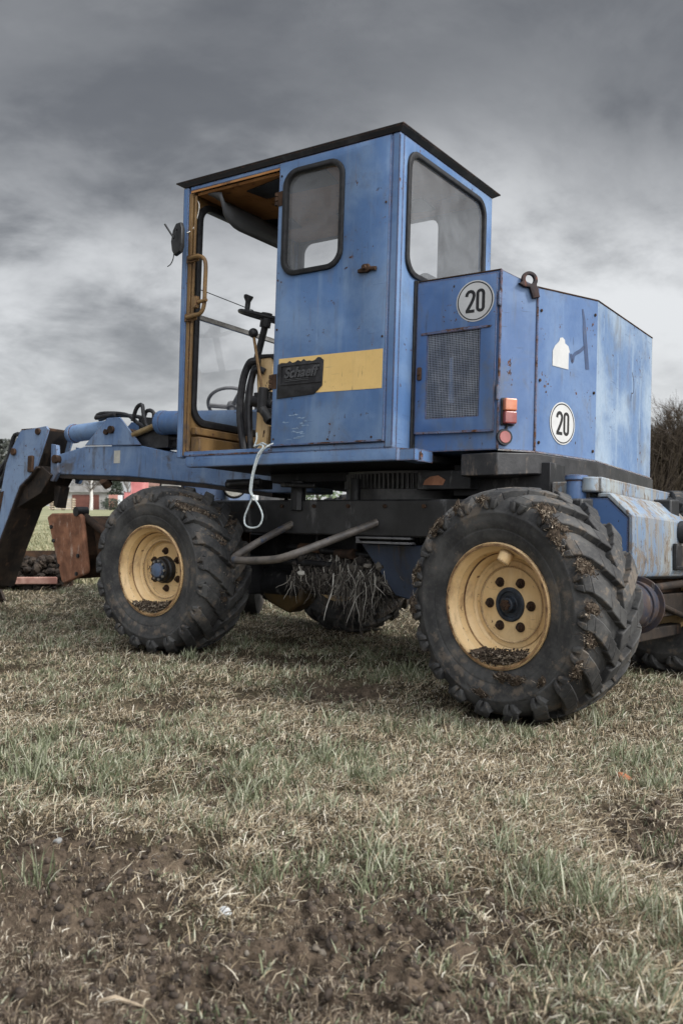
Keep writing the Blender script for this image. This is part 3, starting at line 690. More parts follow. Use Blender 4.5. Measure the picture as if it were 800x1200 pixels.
b.prism([(-3.99, 1.33), (-4.075, 1.25), (-4.20, 1.165), (-4.34, .90), (-4.48, .64), (-4.63, .31), (-4.66, .33), (-4.50, .66), (-4.38, .9), (-4.24, 1.18), (-4.1, 1.27), (-4.02, 1.35)], .862, 1.16, bx)
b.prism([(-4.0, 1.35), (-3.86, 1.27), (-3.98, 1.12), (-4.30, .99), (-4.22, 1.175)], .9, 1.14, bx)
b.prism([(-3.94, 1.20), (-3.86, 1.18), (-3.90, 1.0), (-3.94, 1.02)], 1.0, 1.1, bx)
b.build('dipper_underside', M['darkbrown'], dp, UP, .004)  # near-black brown between and below the blue side plates
b = MB(); b.plate(rr(-4.09, -4.03, 1.29, 1.43, .012, 3), [], -.86, -.835, lambda u, v, w: (u, -w, v), .004)
b.cyl((-4.30, .835, 1.47), (-4.30, .86, 1.47), .03); b.cyl((-3.99, .84, 1.63), (-3.99, 1.17, 1.63), .028); b.box(-4.24, -3.93, .87, 1.14, 1.64, 1.665)
b.prism([(-4.46, 1.13), (-4.42, 1.14), (-4.47, .91), (-4.52, .90)], .855, .8595, bx)
b.build('pivot_boss', M['darkrust'], dp, UP, .004, split=True)
b = MB(); b.tube(smooth_path([(-4.20, .9, 1.60), (-4.36, .9, 1.62), (-4.43, .9, 1.45), (-4.50, .9, 1.25), (-4.66, .9, 1.1), (-4.8, .9, 1.0)], 5), .02, 8); b.tube(smooth_path([(-4.35, .92, 1.52), (-4.5, .92, 1.38), (-4.7, .92, 1.2)], 4), .03, 8)
b.build('dipper_hose', M['hose'], dp, UP, split=True)
# wide grading bucket lying on the ground with soil in it
b = MB(); ox = -1.02
prof = [(-4.50, .62), (-4.62, .42), (-4.56, .22), (-4.40, .07), (-4.15, .06), (-3.95, .16), (-3.935, .18), (-4.14, .085), (-4.39, .095), (-4.53, .24), (-4.585, .42), (-4.475, .615)]
prof = [(x + ox, z) for x, z in prof]; cap = prof[:6] + [(-4.2 + ox, .50)]
b.prism(prof, .70, 1.30, bx); b.prism(cap, .67, .699, bx); b.prism(cap, 1.301, 1.33, bx); b.prism([(-4.62, .36), (-4.68, .28), (-5.3, .40), (-5.35, .52)], .9, 1.1, bx)
b.build('bucket', M['darkbrown'], ex, UP, .004)
# rusty implement lying in the grass behind
IM = Matrix.Translation((-4.0, 10.1, -.02)) @ Matrix.Rotation(R(3), 4, 'Z')
b = MB(); b.prism([(.0, .02), (.03, .0), (.50, .0), (.55, .46), (.50, .47), (.44, .08), (.05, .05)], -1.3, 1.0, lambda u, v, w: (w, u, v))
im = b.build('grader_blade', M['darkrust'], None, IM, .006); tag(im, 'long rusty blade full of dark soil lying in the grass beyond the dipper arm', 'grader blade')
b = MB(); b.box(-1.25, .95, -.03, -.002, .13, .21); b.build('cutting_edge', rough_mat('pink_rust', (.24, .12, .095), (.42, .26, .21), 6, .85, .5), im, IM, .012)
b = MB(); rnd = random.Random(31)
for i in range(900):
    r_ = rnd.uniform(.02, .06); clod(b, (rnd.uniform(-1.25, .95), rnd.uniform(.04, .42), rnd.uniform(.08, .40)), r_, rnd)
o = link('soil', b.mesh('soil', rough_mat('dark_soil', (.016, .013, .011), (.06, .045, .034), 9, .95, .6), 0, False), im, IM); o['kind'] = 'stuff'
# --- chassis
b = MB(); b.box(-1.35, 1.42, .30, .42, .785, .992); b.box(-1.35, 1.42, 1.33, 1.45, .785, .992); b.box(-1.1, -.9, .42, 1.33, .8, .98); b.box(.9, 1.2, .42, 1.33, .8, .98); b.box(-.7, .8, .42, 1.33, .93, .97)
b.build('chassis_frame', rough_mat('streaked_beam', (.010, .010, .0105), (.026, .026, .027), 5, .45, .3, c3=(.085, .085, .086), spec=.45), ex, CH, .01)
b = MB()
ringp = [(0, .5), (.0, .54)]
cs = Vector((-.02, .92, 0))
for z0, z1, r in ((.99, 1.055, .44), (1.145, 1.16, .44)): b.cyl((cs.x, cs.y, z0), (cs.x, cs.y, z1), r, n=64)
V = []; F = []; nt = 96
for j in range(nt * 4):
    a = 2 * PI * j / (nt * 4); r = .452 if (j % 4) in (0, 1) else .425
    for z in (1.057, 1.145): V.append((cs.x + r * math.cos(a), cs.y + r * math.sin(a), z))
k = nt * 4
for j in range(k): F.append((2 * j, 2 * ((j + 1) % k), 2 * ((j + 1) % k) + 1, 2 * j + 1))
F.append(tuple(2 * j + 1 for j in range(k))); F.append(tuple(2 * j for j in range(k))[::-1])
b.add(V, F); b.build('slewing_ring', rough_mat('ring_steel', (.035, .035, .036), (.09, .088, .085), 12, .4, .2, spec=.6), ex, CH, angle=25)
# bent tube step
b = MB(); b.tube(smooth_path([(.165, .31, .865), (.10, .21, .82), (.03, .11, .775), (-.05, .0, .725), (-.12, -.075, .688), (-.22, -.105, .660), (-.39, -.108, .646), (-.53, -.105, .642), (-.585, -.085, .650), (-.598, -.04, .672), (-.58, .05, .72), (-.55, .15, .772), (-.507, .31, .846)], 5), .0225, 12)
b.build('step_tube', rough_mat('worn_step_steel', (.055, .048, .043), (.13, .112, .095), 9, .5, .3, c3=(.025, .038, .07), spec=.5), ex, CH)
# axles, gearbox, hopper, pipes
b = MB()
for xx in (-1.274, 1.274):
    b.tube([(xx, .12, .50), (xx, .55, .50), (xx, .72, .50), (xx, .88, .50), (xx, 1.04, .50), (xx, 1.2, .5), (xx, 1.63, .50)], [.09, .085, .13, .20, .13, .085, .09], 16)
    b.box(xx - .08, xx + .08, .35, .6, .55, .80); b.box(xx - .08, xx + .08, 1.2, 1.45, .55, .80)
b.build('axle', M['darkrust'], ex, CH, .01, split=True)
b = MB(); b.prism([(-1.02, .44), (-.9, .33), (-.72, .27), (-.6, .34), (-.58, .46), (-.8, .50)], .48, .62, bx); b.build('axle_cover', paint('grimy_yellow', (.05, .032, .012), (.03, .022, .012), rust=1., fade=.8, dirt_amt=1., dirt=(.02, .016, .014), chips=1., seed=14., edge=.03), ex, CH, .02)
b = MB(); b.box(-1.15, -.2, .55, 1.25, .40, .78); b.cyl((-.9, .85, .45), (1.1, .85, .47), .055); b.box(-.2, .15, .6, 1.2, .45, .8); b.cyl((-1.0, .55, .45), (-.62, .55, .45), .095); b.box(-.98, -.7, .5, .75, .34, .46); b.box(-1.2, -.95, .34, .5, .38, .6)
b.cyl((-.7, .46, .70), (.25, .43, .655), .018); b.cyl((-1.0, .40, .62), (-.2, .40, .60), .02); b.box(.5, 1.2, .55, 1.2, .36, .7); b.cyl((-.6, .5, .52), (.15, .5, .50), .085)
b.build('gearbox', M['greasy'], ex, CH, .02)
rnd = random.Random(12)
for k in range(9):
    x0 = -1.0 + .2 * k + rnd.uniform(-.05, .05); x1 = x0 + rnd.uniform(.25, .6); zt_ = .78; yy = rnd.uniform(.44, .75); dz = rnd.uniform(.08, .24)
    b = MB(); b.tube(smooth_path([(x0, yy, zt_), (x0 + .03, yy - .02, zt_ - dz * .7), ((x0 + x1) / 2, yy - .04, zt_ - dz), (x1 - .03, yy, zt_ - dz * .6), (x1, yy + .02, zt_)], 5), rnd.choice((.012, .016, .02)), 8); b.build('hydraulic_hose', M['hose'], ex, CH)
for k in range(4):
    b = MB(); x0 = -.55 + .3 * k; b.cyl((x0, .425, .70 - .03 * (k % 2)), (x0 + .12, .425, .70 - .03 * (k % 2)), .028, n=12); b.cyl((x0 + .12, .425, .70 - .03 * (k % 2)), (x0 + .15, .425, .70 - .03 * (k % 2)), .036, n=6); b.build('pipe_fitting', M['darkrust'], ex, CH, .002)
for k in range(7):
    b = MB(); x0 = -.85 + .27 * k; b.cyl((x0, .288, .955), (x0, .30, .955), .012, n=6); b.build('bolt', M['darkrust'], ex, CH)
b = MB(); b.hexa([(.0, .36, .74), (.62, .36, .74), (.62, 1.1, .74), (.0, 1.1, .74), (.22, .40, .45), (.62, .40, .38), (.62, 1.0, .38), (.22, 1.0, .45)])
b.build('hopper_panel', paint('dark_blue_grime', (.022, .032, .055), (.05, .07, .11), rust=.9, fade=.5, dirt_amt=1., dirt=(.018, .016, .016), chips=.8, seed=15.), ex, CH, .008)
b = MB(); b.box(.02, .40, .29, .345, .772, .783); b.box(.02, .41, .29, .345, .745, .757); b.cyl((.03, .3, .75), (.03, .3, .78), .012); b.build('slide_rail', rough_mat('grey_rail', (.10, .10, .105), (.16, .16, .16), 9, .5, .1), ex, CH, .002, split=True)
# rear platform (chipped pale blue), leaning with the machine
def chipped():
    m, t, p = newmat('chipped_flaking_paint'); co = objco(t)
    base = t.mix(t.ramp(t.noise(co, 2.2, 5, .6), .38, .64), (.13, .195, .29), (.28, .32, .335))
    base = t.mix(t.math('MULTIPLY', t.ramp(t.noise(t.vscale(co, (12, 12, 1.1)), 2.0, 6, .7), .42, .62), .8), base, (.215, .19, .15))
    fl = t.ramp(t.math('ADD', t.math('MULTIPLY', t.noise(co, 9, 7, .72), .6), t.math('MULTIPLY', t.noise(t.vscale(co, (10, 10, 2.2)), 3.5, 6, .7), .4)), .505, .55)
    base = t.mix(t.math('MULTIPLY', fl, .85), base, t.mix(t.noise(co, 30, 4, .6), (.085, .062, .045), (.24, .19, .14)))
    spot = t.ramp(t.noise(t.vscale(co, (1.2, 1.2, .5)), 24, 5, .65), .60, .635)
    base = t.mix(t.math('MULTIPLY', spot, .9), base, (.055, .035, .025))
    bv = t.new('ShaderNodeBevel', samples=4); bv.inputs['Radius'].default_value = .03; ge = t.new('ShaderNodeNewGeometry')
    dt = t.new('ShaderNodeVectorMath', operation='DOT_PRODUCT'); t.l.new(bv.outputs[0], dt.inputs[0]); t.l.new(ge.outputs['Normal'], dt.inputs[1])
    ed = t.ramp(t.math('ADD', t.math('MULTIPLY', t.ramp(dt.outputs['Value'], .985, .86), .4), t.noise(co, 14, 6, .7)), .70, .84)
    base = t.mix(t.math('MULTIPLY', ed, .9), base, (.13, .105, .082))
    t.put(p.inputs['Base Color'], base); p.inputs['Roughness'].default_value = .62
    t.put(p.inputs['Normal'], t.bump(t.math('SUBTRACT', t.noise(co, 3, 4, .5), t.math('MULTIPLY', fl, .25)), .35, .015))
    return m
M['flaky'] = chipped()
b = MB(); b.box(.90, .985, .36, 1.9, 1.04, 1.116); b.cyl((.925, .37, 1.041), (.925, .37, 1.115), .045, n=20); b.box(.70, .90, .42, 1.8, 1.0, 1.10)
bp = b.build('rear_crossmember', M['flaky'], ex, UP, .008)
b = MB(); b.cyl((.85, .37, .97), (.85, .37, 1.118), .048, n=20); b.cyl((.85, .37, 1.10), (.85, .37, 1.125), .056, n=20); b.build('post', M['bluehood'], bp, UP, .003)
b = MB()
sec = [(.96, 1.037), (1.02, 1.039), (1.136, .930), (1.142, .665), (1.128, .635), (1.08, .618), (.95, .618), (.95, .638), (1.07, .638), (1.115, .66), (1.113, .918), (1.008, 1.016), (.96, 1.016)]
b.prism(sec, .365, 1.9, lambda u, v, w: (u, w, v))
b.build('rear_cover', M['flaky'], bp, UP, .006)
b = MB(); b.prism([(.88, 1.015), (1.006, 1.013), (1.111, .915), (1.111, .66), (.94, .64), (.88, .8)], .372, .387, lambda u, v, w: (u, w, v)); b.build('side_gusset', M['bluehood'], bp, UP, .003)
b = MB(); b.box(1.143, 1.15, 1.03, 1.5, .68, .80); b.box(1.143, 1.165, 1.02, 1.045, .67, .81); b.box(1.143, 1.165, 1.046, 1.5, .67, .69)
b.build('tow_plate', M['skirt'], bp, UP, .004)
b = MB(); b.cyl((1.14, 1.17, .875), (1.175, 1.17, .875), .062, n=24); mh = b.build('marker_housing', M['black'], bp, UP, .004)
b = MB(); b.cyl((1.176, 1.17, .875), (1.186, 1.17, .875), .045, .04, n=24); b.build('marker_lens', rough_mat('amber_marker', (.26, .22, .17), (.36, .3, .24), 20, .4), bp, UP)
b = MB(); b.cyl((1.175, .05, .507), (1.175, .30, .507), .105, .112, n=32); b.cyl((1.175, .30, .507), (1.175, .31, .507), .135, n=40); b.cyl((1.175, .2, .507), (1.175, .215, .507), .12, n=32)
b.build('hub_drum', rough_mat('rusty_blue_drum', (.018, .022, .036), (.055, .035, .026), 14, .75, .5, c3=(.16, .14, .12)), ex, UP, .003)
b = MB(); b.box(.98, 1.12, .42, 1.7, .42, .54); b.box(1.0, 1.08, .35, 1.7, .30, .36); b.box(.9, 1.0, .45, 1.7, .56, .93); b.tube([(1.13, .40, .62), (1.14, .75, .50), (1.12, 1.4, .40)], .016, 8); b.tube([(1.13, .5, .57), (1.13, 1.5, .60)], .022, 8)
b.build('tow_frame', M['darkbrown'], ex, UP, .006)
# dozer blade at the front
b = MB()
b.prism([(-2.761, .872), (-2.70, .90), (-2.342, .905), (-2.30, .88), (-2.235, .50), (-2.25, .475), (-2.53, .39), (-2.566, .40)], .0, .035, lambda u, v, w: (u, w, v))
bl = b.build('dozer_blade', M['rust'], ex, CH, .012)
b = MB(); b.prism([(-2.64, .43), (-2.50, .42), (-2.36, .60), (-2.36, .86), (-2.42, .88), (-2.66, .86), (-2.72, .66)], .036, 1.75, lambda u, v, w: (u, w, v)); b.prism([(-2.33, .87), (-2.05, .70), (-1.6, .60), (-1.6, .52), (-2.1, .50), (-2.24, .52)], .10, .22, lambda u, v, w: (u, w, v)); b.prism([(-2.33, .87), (-2.05, .70), (-1.6, .60), (-1.6, .52), (-2.1, .50), (-2.24, .52)], 1.45, 1.57, lambda u, v, w: (u, w, v))
b.tube([(-2.36, .06, .885), (-1.98, .06, .71), (-1.5, .2, .58)], .03, 8)
b.build('blade_arm', M['darkrust'], bl, CH, .01, split=True)
b = MB()
for x, z in ((-2.69, .80), (-2.66, .70), (-2.60, .52), (-2.36, .47), (-2.34, .60)): b.cyl((x, -.012, z), (x, .002, z), .014, n=8)
b.cyl((-2.36, -.01, .915), (-2.36, .08, .915), .035, n=12); b.build('bolt', M['greasy'], bl, CH, split=True)

# --- wheels
def lug(b, sgn, th0, nl):
    """one chevron lug made of stepped blocks; sgn -1 = camera side half"""
    path = [(-.012, .531), (.045, .532), (.10, .529), (.155, .520), (.19, .505), (.212, .478), (.219, .452), (.214, .432)]
    tot = .34
    def ang(a, extra=0): return -tot * (1 - min(1, max(0, a) / .212)) + extra
    blocks = [((0, 1), .046, .0), ((1, 2), .048, .010), ((2, 3, 4), .050, .020), ((4, 5), .052, .02)]
    for idx, hw, ex_ in blocks:
        jx = random.uniform(-.003, .003)
        V = []; n = len(idx)
        for q, i in enumerate(idx):
            a, r = path[i]; aa = a
            if q == 0 and i > 0: aa = a + .002
            if q == n - 1: aa = a - .002
            t0 = th0 + ang(aa, ex_) + jx
            inner = r - .075
            # side normal direction for the sidewall: sink inwards
            for hwk, rk, ak in ((hw * .80, r, a), (hw, inner, a - .03 if i >= 4 else a)):
                d = hwk / .53
                for sg in (1, -1):
                    t = t0 + sg * d
                    V.append((rk * math.cos(t), sgn * ak, rk * math.sin(t)))
        F = []
        for q in range(n - 1):
            o = q * 4; p = o + 4
            F += [(o, o + 1, p + 1, p), (o + 1, o + 3, p + 3, p + 1), (o + 3, o + 2, p + 2, p + 3), (o + 2, o, p, p + 2)]
        F += [(0, 2, 3, 1), (4 * n - 4, 4 * n - 3, 4 * n - 1, 4 * n - 2)]
        b.add(V, F)
    # two prongs down the sidewall with a notch between them
    for off in (-.030, .030):
        V = []; n = 3
        for q, i in enumerate((5, 6, 7)):
            a, r = path[i]; t0 = th0 + .02 + off / .5 * (1.0 - .25 * q); hw = .021 - .004 * q
            for hwk, rk, ak in ((hw * .8, r, a), (hw, r - .012, a - .05)):
                for sg in (1, -1):
                    t = t0 + sg * hwk / .5; V.append((rk * math.cos(t), sgn * ak, rk * math.sin(t)))
        F = []
        for q in range(n - 1):
            o = q * 4; p = o + 4
            F += [(o, o + 1, p + 1, p), (o + 1, o + 3, p + 3, p + 1), (o + 3, o + 2, p + 2, p + 3), (o + 2, o, p, p + 2)]
        F += [(0, 2, 3, 1), (4 * n - 4, 4 * n - 3, 4 * n - 1, 4 * n - 2)]
        b.add(V, F)
tb = MB()
half = [(.0, .500), (.10, .498), (.16, .486), (.192, .462), (.206, .43), (.2095, .42), (.2120, .416), (.2095, .411), (.209, .39), (.2035, .352), (.199, .345), (.201, .340), (.196, .315), (.190, .300), (.186, .288), (.176, .276), (.150, .268)]
prof = [(-a, r) for a, r in half[::-1]] + half[1:]
tb.revolve(prof, 120)
NL = 19
for i in range(NL):
    lug(tb, -1, 2 * PI * i / NL, NL); lug(tb, 1, 2 * PI * (i + .5) / NL, NL)
TYRE = tb.mesh('tyre', M['rubber'], 30)
rb = MB()
rp = [(-.186, .292), (-.200, .2935), (-.2065, .287), (-.206, .276), (-.198, .270), (-.178, .262), (-.166, .250), (-.140, .243), (-.128, .244), (-.120, .234), (-.098, .222), (-.088, .219), (-.078, .205), (-.070, .192)]
rp = [(a + .010, r * .972) for a, r in rp]
rb.revolve(rp + [(.10, .19), (.15, .24), (.19, .26), (.2, .285)], 72)
RIMEDGE = MB().revolve([(-.1985, .278), (-.1995, .2735), (-.198, .268), (-.1945, .2685), (-.194, .276)], 72, close=True).revolve([(-.122, .2365), (-.1225, .233), (-.116, .2325), (-.115, .236)], 72, close=True).mesh('rim_edge', rough_mat('flaking_rust', (.075, .036, .02), (.34, .21, .10), 14, .85, .4, c3=(.55, .37, .18)), 40)
RIM = rb.mesh('rim', M['yellow'], 28)
def disc_mesh(rec):
    d = MB(); a = -.2 + rec
    d.revolve([(-.072, .196), (-.074, .18), (a - .004, .172), (a, .165), (a - .006, .10), (a - .006, .05), (a - .006, .0005)], 60); return d.mesh('wheel_disc', M['yellow'], 30)
def nut_mesh(rec, rad, r=.017):
    d = MB(); a = -.2 + rec; c = Vector((rad, 0, 0))
    d.cyl(c + Vector((0, a - .02, 0)), c + Vector((0, a - .005, 0)), r, n=6); d.cyl(c + Vector((0, a - .032, 0)), c + Vector((0, a - .02, 0)), r * .6, n=8)
    d.cyl(c + Vector((0, a - .010, 0)), c + Vector((0, a - .005, 0)), r * 1.35, n=14)
    return d.mesh('lug_nut', M['darkrust'], 30)
stub = MB(); stub.tube([(.035, -.150, .235), (.028, -.17, .20), (.025, -.175, .192)], [.034, .031, .029], 14)
STUB = stub.mesh('valve_guard', M['yellow'], 40)
hubr = MB(); hubr.revolve([(-.082, .0005), (-.100, .0), (-.100, .018)], 8)
hubr = MB(); hubr.revolve([(-.070, .078), (-.086, .078), (-.090, .072), (-.090, .060), (-.082, .056), (-.082, .040), (-.086, .036), (-.112, .034), (-.116, .030), (-.116, .0005)], 40)
for k in range(6):
    t = 2 * PI * k / 6; c = Vector((.017 * math.cos(t), 0, .017 * math.sin(t))); hubr.cyl(c + Vector((0, -.116, 0)), c + Vector((0, -.128, 0)), .009, n=6, mi=1)
hubr.cyl((0, -.116, 0), (0, -.13, 0), .010, n=8, mi=1)
HUBR = hubr.mesh('hub', [rough_mat('black_blue_hub', (.014, .016, .020), (.03, .04, .055), 20, .5, .3), M['darkrust']], 30)
hubf = MB(); hubf.revolve([(-.03, .088), (-.085, .084), (-.092, .075), (-.118, .072), (-.122, .066), (-.122, .048)], 40)
HUBF = hubf.mesh('hub', M['greasy'], 30)
capf = MB(); capf.revolve([(-.120, .047), (-.136, .045), (-.142, .036), (-.144, .0005)], 32); CAPF = capf.mesh('hub_cap', paint('cap_paint', (.06, .09, .15), (.10, .14, .21), rust=.4, seed=18.), 40)
boltf = MB(); c = Vector((.058, 0, 0)); boltf.cyl(c + Vector((0, -.122, 0)), c + Vector((0, -.131, 0)), .0085, n=6)
BOLTF = boltf.mesh('hub_bolt', M['chrome'], 30)
DISC_R, DISC_F = disc_mesh(.125), disc_mesh(.155)
NUT_R, NUT_F = nut_mesh(.125, .113), nut_mesh(.155, .118)

def rim_mud(seed, frac, dens):
    rnd = random.Random(seed); b = MB(); nu, nv = 46, 12; V = []; F = []
    for i in range(nu + 1):
        for j in range(nv + 1):
            u = -1 + 2 * i / nu; v = j / nv; t = -PI / 2 + .06 + u * frac * 1.05; a = -.193 + .09 * v
            hgt = max(0, 1 - u * u) * (.020 + .022 * math.sin(v * PI)) * (.45 + .8 * rnd.random()) - .003 + .006 * math.sin(u * 9 + seed)
            rr_ = .2585 - (a + .2) * .25 - hgt; V.append((rr_ * math.cos(t), a + rnd.uniform(-.002, .002), rr_ * math.sin(t)))
    for i in range(nu):
        for j in range(nv):
            q = i * (nv + 1) + j; F.append((q, q + nv + 1, q + nv + 2, q + 1))
    b.add(V, F, 1)
    for i in range(dens):
        u = rnd.uniform(-1, 1); t = -PI / 2 + .06 + u * frac; h = (1 - u * u)
        a = rnd.uniform(-.20, -.105); depth = .045 * h * rnd.random() * (1 if rnd.random() < .6 else .4)
        r = .262 - (a + .2) * .25 - depth
        p = Vector((r * math.cos(t), a, r * math.sin(t)))
        if rnd.random() < .72: clod(b, p, rnd.uniform(.002, .006), rnd)
        else: straw(b, p, rnd.uniform(.012, .04), .0012, rnd, Vector((math.cos(t), 0, math.sin(t))))
    return b
def wheel_matrix(c, yaw): return Matrix.Translation(c) @ Matrix.Rotation(yaw + PI / 2, 4, 'Z')
def wheel(c, yaw, rearw, spin, seed, muddy):
    W = wheel_matrix(c, yaw); w = empty('wheel', W, ex); SP = W @ Matrix.Rotation(spin, 4, 'Y')
    o = link('tyre', TYRE, w, SP); bv = o.modifiers.new('b', 'BEVEL'); bv.width = .006; bv.segments = 2; bv.limit_method = 'ANGLE'; bv.angle_limit = R(38)
    link('rim', RIM, w, W); link('rim_edge', RIMEDGE, w, W)
    link('wheel_disc', DISC_R if rearw else DISC_F, w, W)
    for k in range(6): link('lug_nut', NUT_R if rearw else NUT_F, w, W @ Matrix.Rotation(PI / 3 * k + (0 if rearw else .5), 4, 'Y'))
    link('hub', HUBR if rearw else HUBF, w, W)
    if not rearw: link('hub_cap', CAPF, w, W); [link('hub_bolt', BOLTF, w, W @ Matrix.Rotation(2 * PI * k / 9, 4, 'Y')) for k in range(9)]
    if rearw: link('valve_guard', STUB, w, W)
    if muddy:
        b = rim_mud(seed, .62 if rearw else .70, 2600 if rearw else 3000)
        m = link('mud', b.mesh('mud', [M['mud'], M['cake']], 0, False), w, W); m['kind'] = 'stuff'
        rnd = random.Random(seed + 1); b = MB()
        for th, a, r, sth, sa, n in muddy: patch(b, rnd, R(th), a, r, sth, sa, n)
        m = link('dry_straw', b.mesh('dry_straw', [M['mud'], M['cake']], 0, False), w, W); m['kind'] = 'stuff'
    return w
yr, yf = -2.385, -2.189
wheel((.82, 4.31, .512), yr, True, .06, 3, [(132, -.205, .475, .05, .012, 240), (97, -.205, .478, .022, .01, 110), (115, -.205, .485, .02, .01, 40), (58, -.19, .50, .035, .02, 150), (50, -.16, .492, .04, .03, 260), (41, -.205, .455, .05, .012, 150), (24, -.17, .488, .035, .025, 230), (2, -.18, .485, .03, .02, 120), (-28, -.18, .485, .04, .02, 200), (-100, -.208, .40, .05, .004, 90), (-68, -.206, .34, .045, .006, 160), (-50, -.206, .40, .03, .004, 60), (-12, -.17, .488, .03, .02, 90), (165, -.205, .47, .04, .01, 110), (185, -.205, .475, .05, .01, 90), (-80, -.207, .31, .05, .006, 120), (70, -.08, .50, .05, .04, 60)])
wheel((-1.078, 6.01, .553), yf, False, .21, 5, [(55, -.17, .495, .06, .03, 190), (48, -.10, .505, .05, .04, 160), (64, -.05, .51, .06, .05, 110), (25, -.05, .505, .06, .05, 70), (40, .06, .51, .1, .05, 120), (-10, .0, .51, .1, .06, 60)])
# far-side wheels
wheel((.82 + 1.167, 4.31 + 1.304, .515), yr + PI, True, .3, 7, None)
wheel((-1.078 + 1.167, 6.01 + 1.304, .515), yf + PI, False, .1, 9, None)

# --- things resting on the machine
b = MB()
mainp = [(-.744, .02, 1.33), (-.78, -.01, 1.305), (-.804, -.035, 1.284), (-.845, -.035, 1.247), (-.874, -.035, 1.185), (-.896, -.033, 1.113), (-.905, -.030, 1.041), (-.899, -.028, 1.007), (-.926, -.03, .944), (-.949, -.03, .891), (-.941, -.03, .847), (-.896, -.03, .831), (-.84, -.03, .843), (-.817, -.03, .891), (-.838, -.03, .944), (-.878, -.034, .997), (-.905, -.042, 1.036), (-.897, -.045, 1.104), (-.879, -.047, 1.171), (-.855, -.045, 1.243), (-.83, -.03, 1.287), (-.87, -.012, 1.303), (-.92, .0, 1.297), (-.95, .04, 1.31), (-.955, .06, 1.35), (-.965, .07, 1.385)]
b.tube(smooth_path(mainp, 5), .0052, 8)
b.tube(smooth_path([(-.95, .05, 1.296), (-.91, .02, 1.302), (-.87, .01, 1.315), (-.84, .02, 1.30), (-.80, .04, 1.294)], 5), .0052, 8)
tag(b.build('rope', M['rope'], None, UP), 'thin pale rope hanging in a loop over the edge of the cab doorway', 'rope')
# tangle of dead roots and grass hanging from the driveline
b = MB(); rnd = random.Random(4)
for c in range(34):
    cx_ = rnd.choice((rnd.uniform(-.60, .22), rnd.uniform(-.20, .14))); cy_ = rnd.uniform(.36, .55); cz_ = .57 + rnd.uniform(-.06, .06); CL = rnd.uniform(.06, .17) + (rnd.uniform(0, .2) if -.25 < cx_ < .15 else 0); tx_ = rnd.gauss(0, .3)
    for i in range(rnd.randint(12, 34)):
        p = Vector((cx_ + rnd.gauss(0, .035), cy_ + rnd.gauss(0, .03), cz_ + rnd.gauss(0, .02))); pts = [p]; L = CL * rnd.uniform(.4, 1.25); dx = tx_ + rnd.gauss(0, .25); dy = rnd.gauss(0, .3)
        for k in range(6):
            dx += rnd.gauss(0, .38) - .25 * (pts[-1].x - cx_) / .05 * .3; dy += rnd.gauss(0, .3)
            pts.append(pts[-1] + Vector((dx * .5, dy * .4, -1 + .35 * abs(dx))) * L / 6)
        r0 = rnd.uniform(.0008, .0030); b.tube(pts, [r0, r0 * 1.2, r0, r0, r0 * .8, r0 * .6, r0 * .3], 4)
for i in range(260):
    x = rnd.uniform(-.62, .26); a0 = rnd.uniform(0, 6); pts = []
    for k in range(7):
        a = a0 + k * .5; rr_ = .10 + rnd.uniform(-.015, .03); pts.append((x + k * rnd.uniform(-.01, .02), .5 + rr_ * math.cos(a), .55 + rr_ * math.sin(a)))
    b.tube(pts, rnd.uniform(.0015, .005), 4)
for i in range(160): clod(b, (rnd.uniform(-.62, .26), rnd.uniform(.38, .62), .56 + rnd.uniform(-.09, .09)), rnd.uniform(.01, .035), rnd)
def root_mat():
    m, t, p = newmat('dead_roots'); g = t.new('ShaderNodeNewGeometry'); cr = t.new('ShaderNodeValToRGB')
    e = cr.color_ramp; e.elements[0].color = (.016, .013, .012, 1); e.elements[1].color = (.48, .46, .41, 1)
    for pos, c in ((.5, (.05, .043, .036)), (.8, (.14, .125, .105))):
        q = e.elements.new(pos); q.color = (*c, 1)
    t.l.new(g.outputs['Random Per Island'], cr.inputs[0]); t.put(p.inputs['Base Color'], cr.outputs[0]); p.inputs['Roughness'].default_value = .95
    return m
tag(link('dead_grass_tangle', b.mesh('dead_grass_tangle', root_mat(), 0, False), None, CH), 'grey tangle of dead grass and roots hanging from the driveline between the wheels', 'dead grass', kind='stuff')

# ------------------------------------------------------------------ ground
TAB = rng.random((256, 256))
def vnoise(x, y):
    xi = np.floor(x).astype(int); yi = np.floor(y).astype(int); fx = x - xi; fy = y - yi
    fx = fx * fx * (3 - 2 * fx); fy = fy * fy * (3 - 2 * fy)
    a = TAB[xi & 255, yi & 255]; b_ = TAB[(xi + 1) & 255, yi & 255]; c = TAB[xi & 255, (yi + 1) & 255]; d = TAB[(xi + 1) & 255, (yi + 1) & 255]
    return (a + (b_ - a) * fx) * (1 - fy) + (c + (d - c) * fx) * fy
def fbm(x, y, o=4, g=.5):
    s = 0; a = 1; t = 0
    for k in range(o):
        s = s + a * vnoise(x * 2 ** k + 17.3 * k, y * 2 ** k + 5.1 * k); t += a; a *= g
    return s / t
def sstep(x, a, b_):
    t = np.clip((x - a) / (b_ - a), 0, 1); return t * t * (3 - 2 * t)
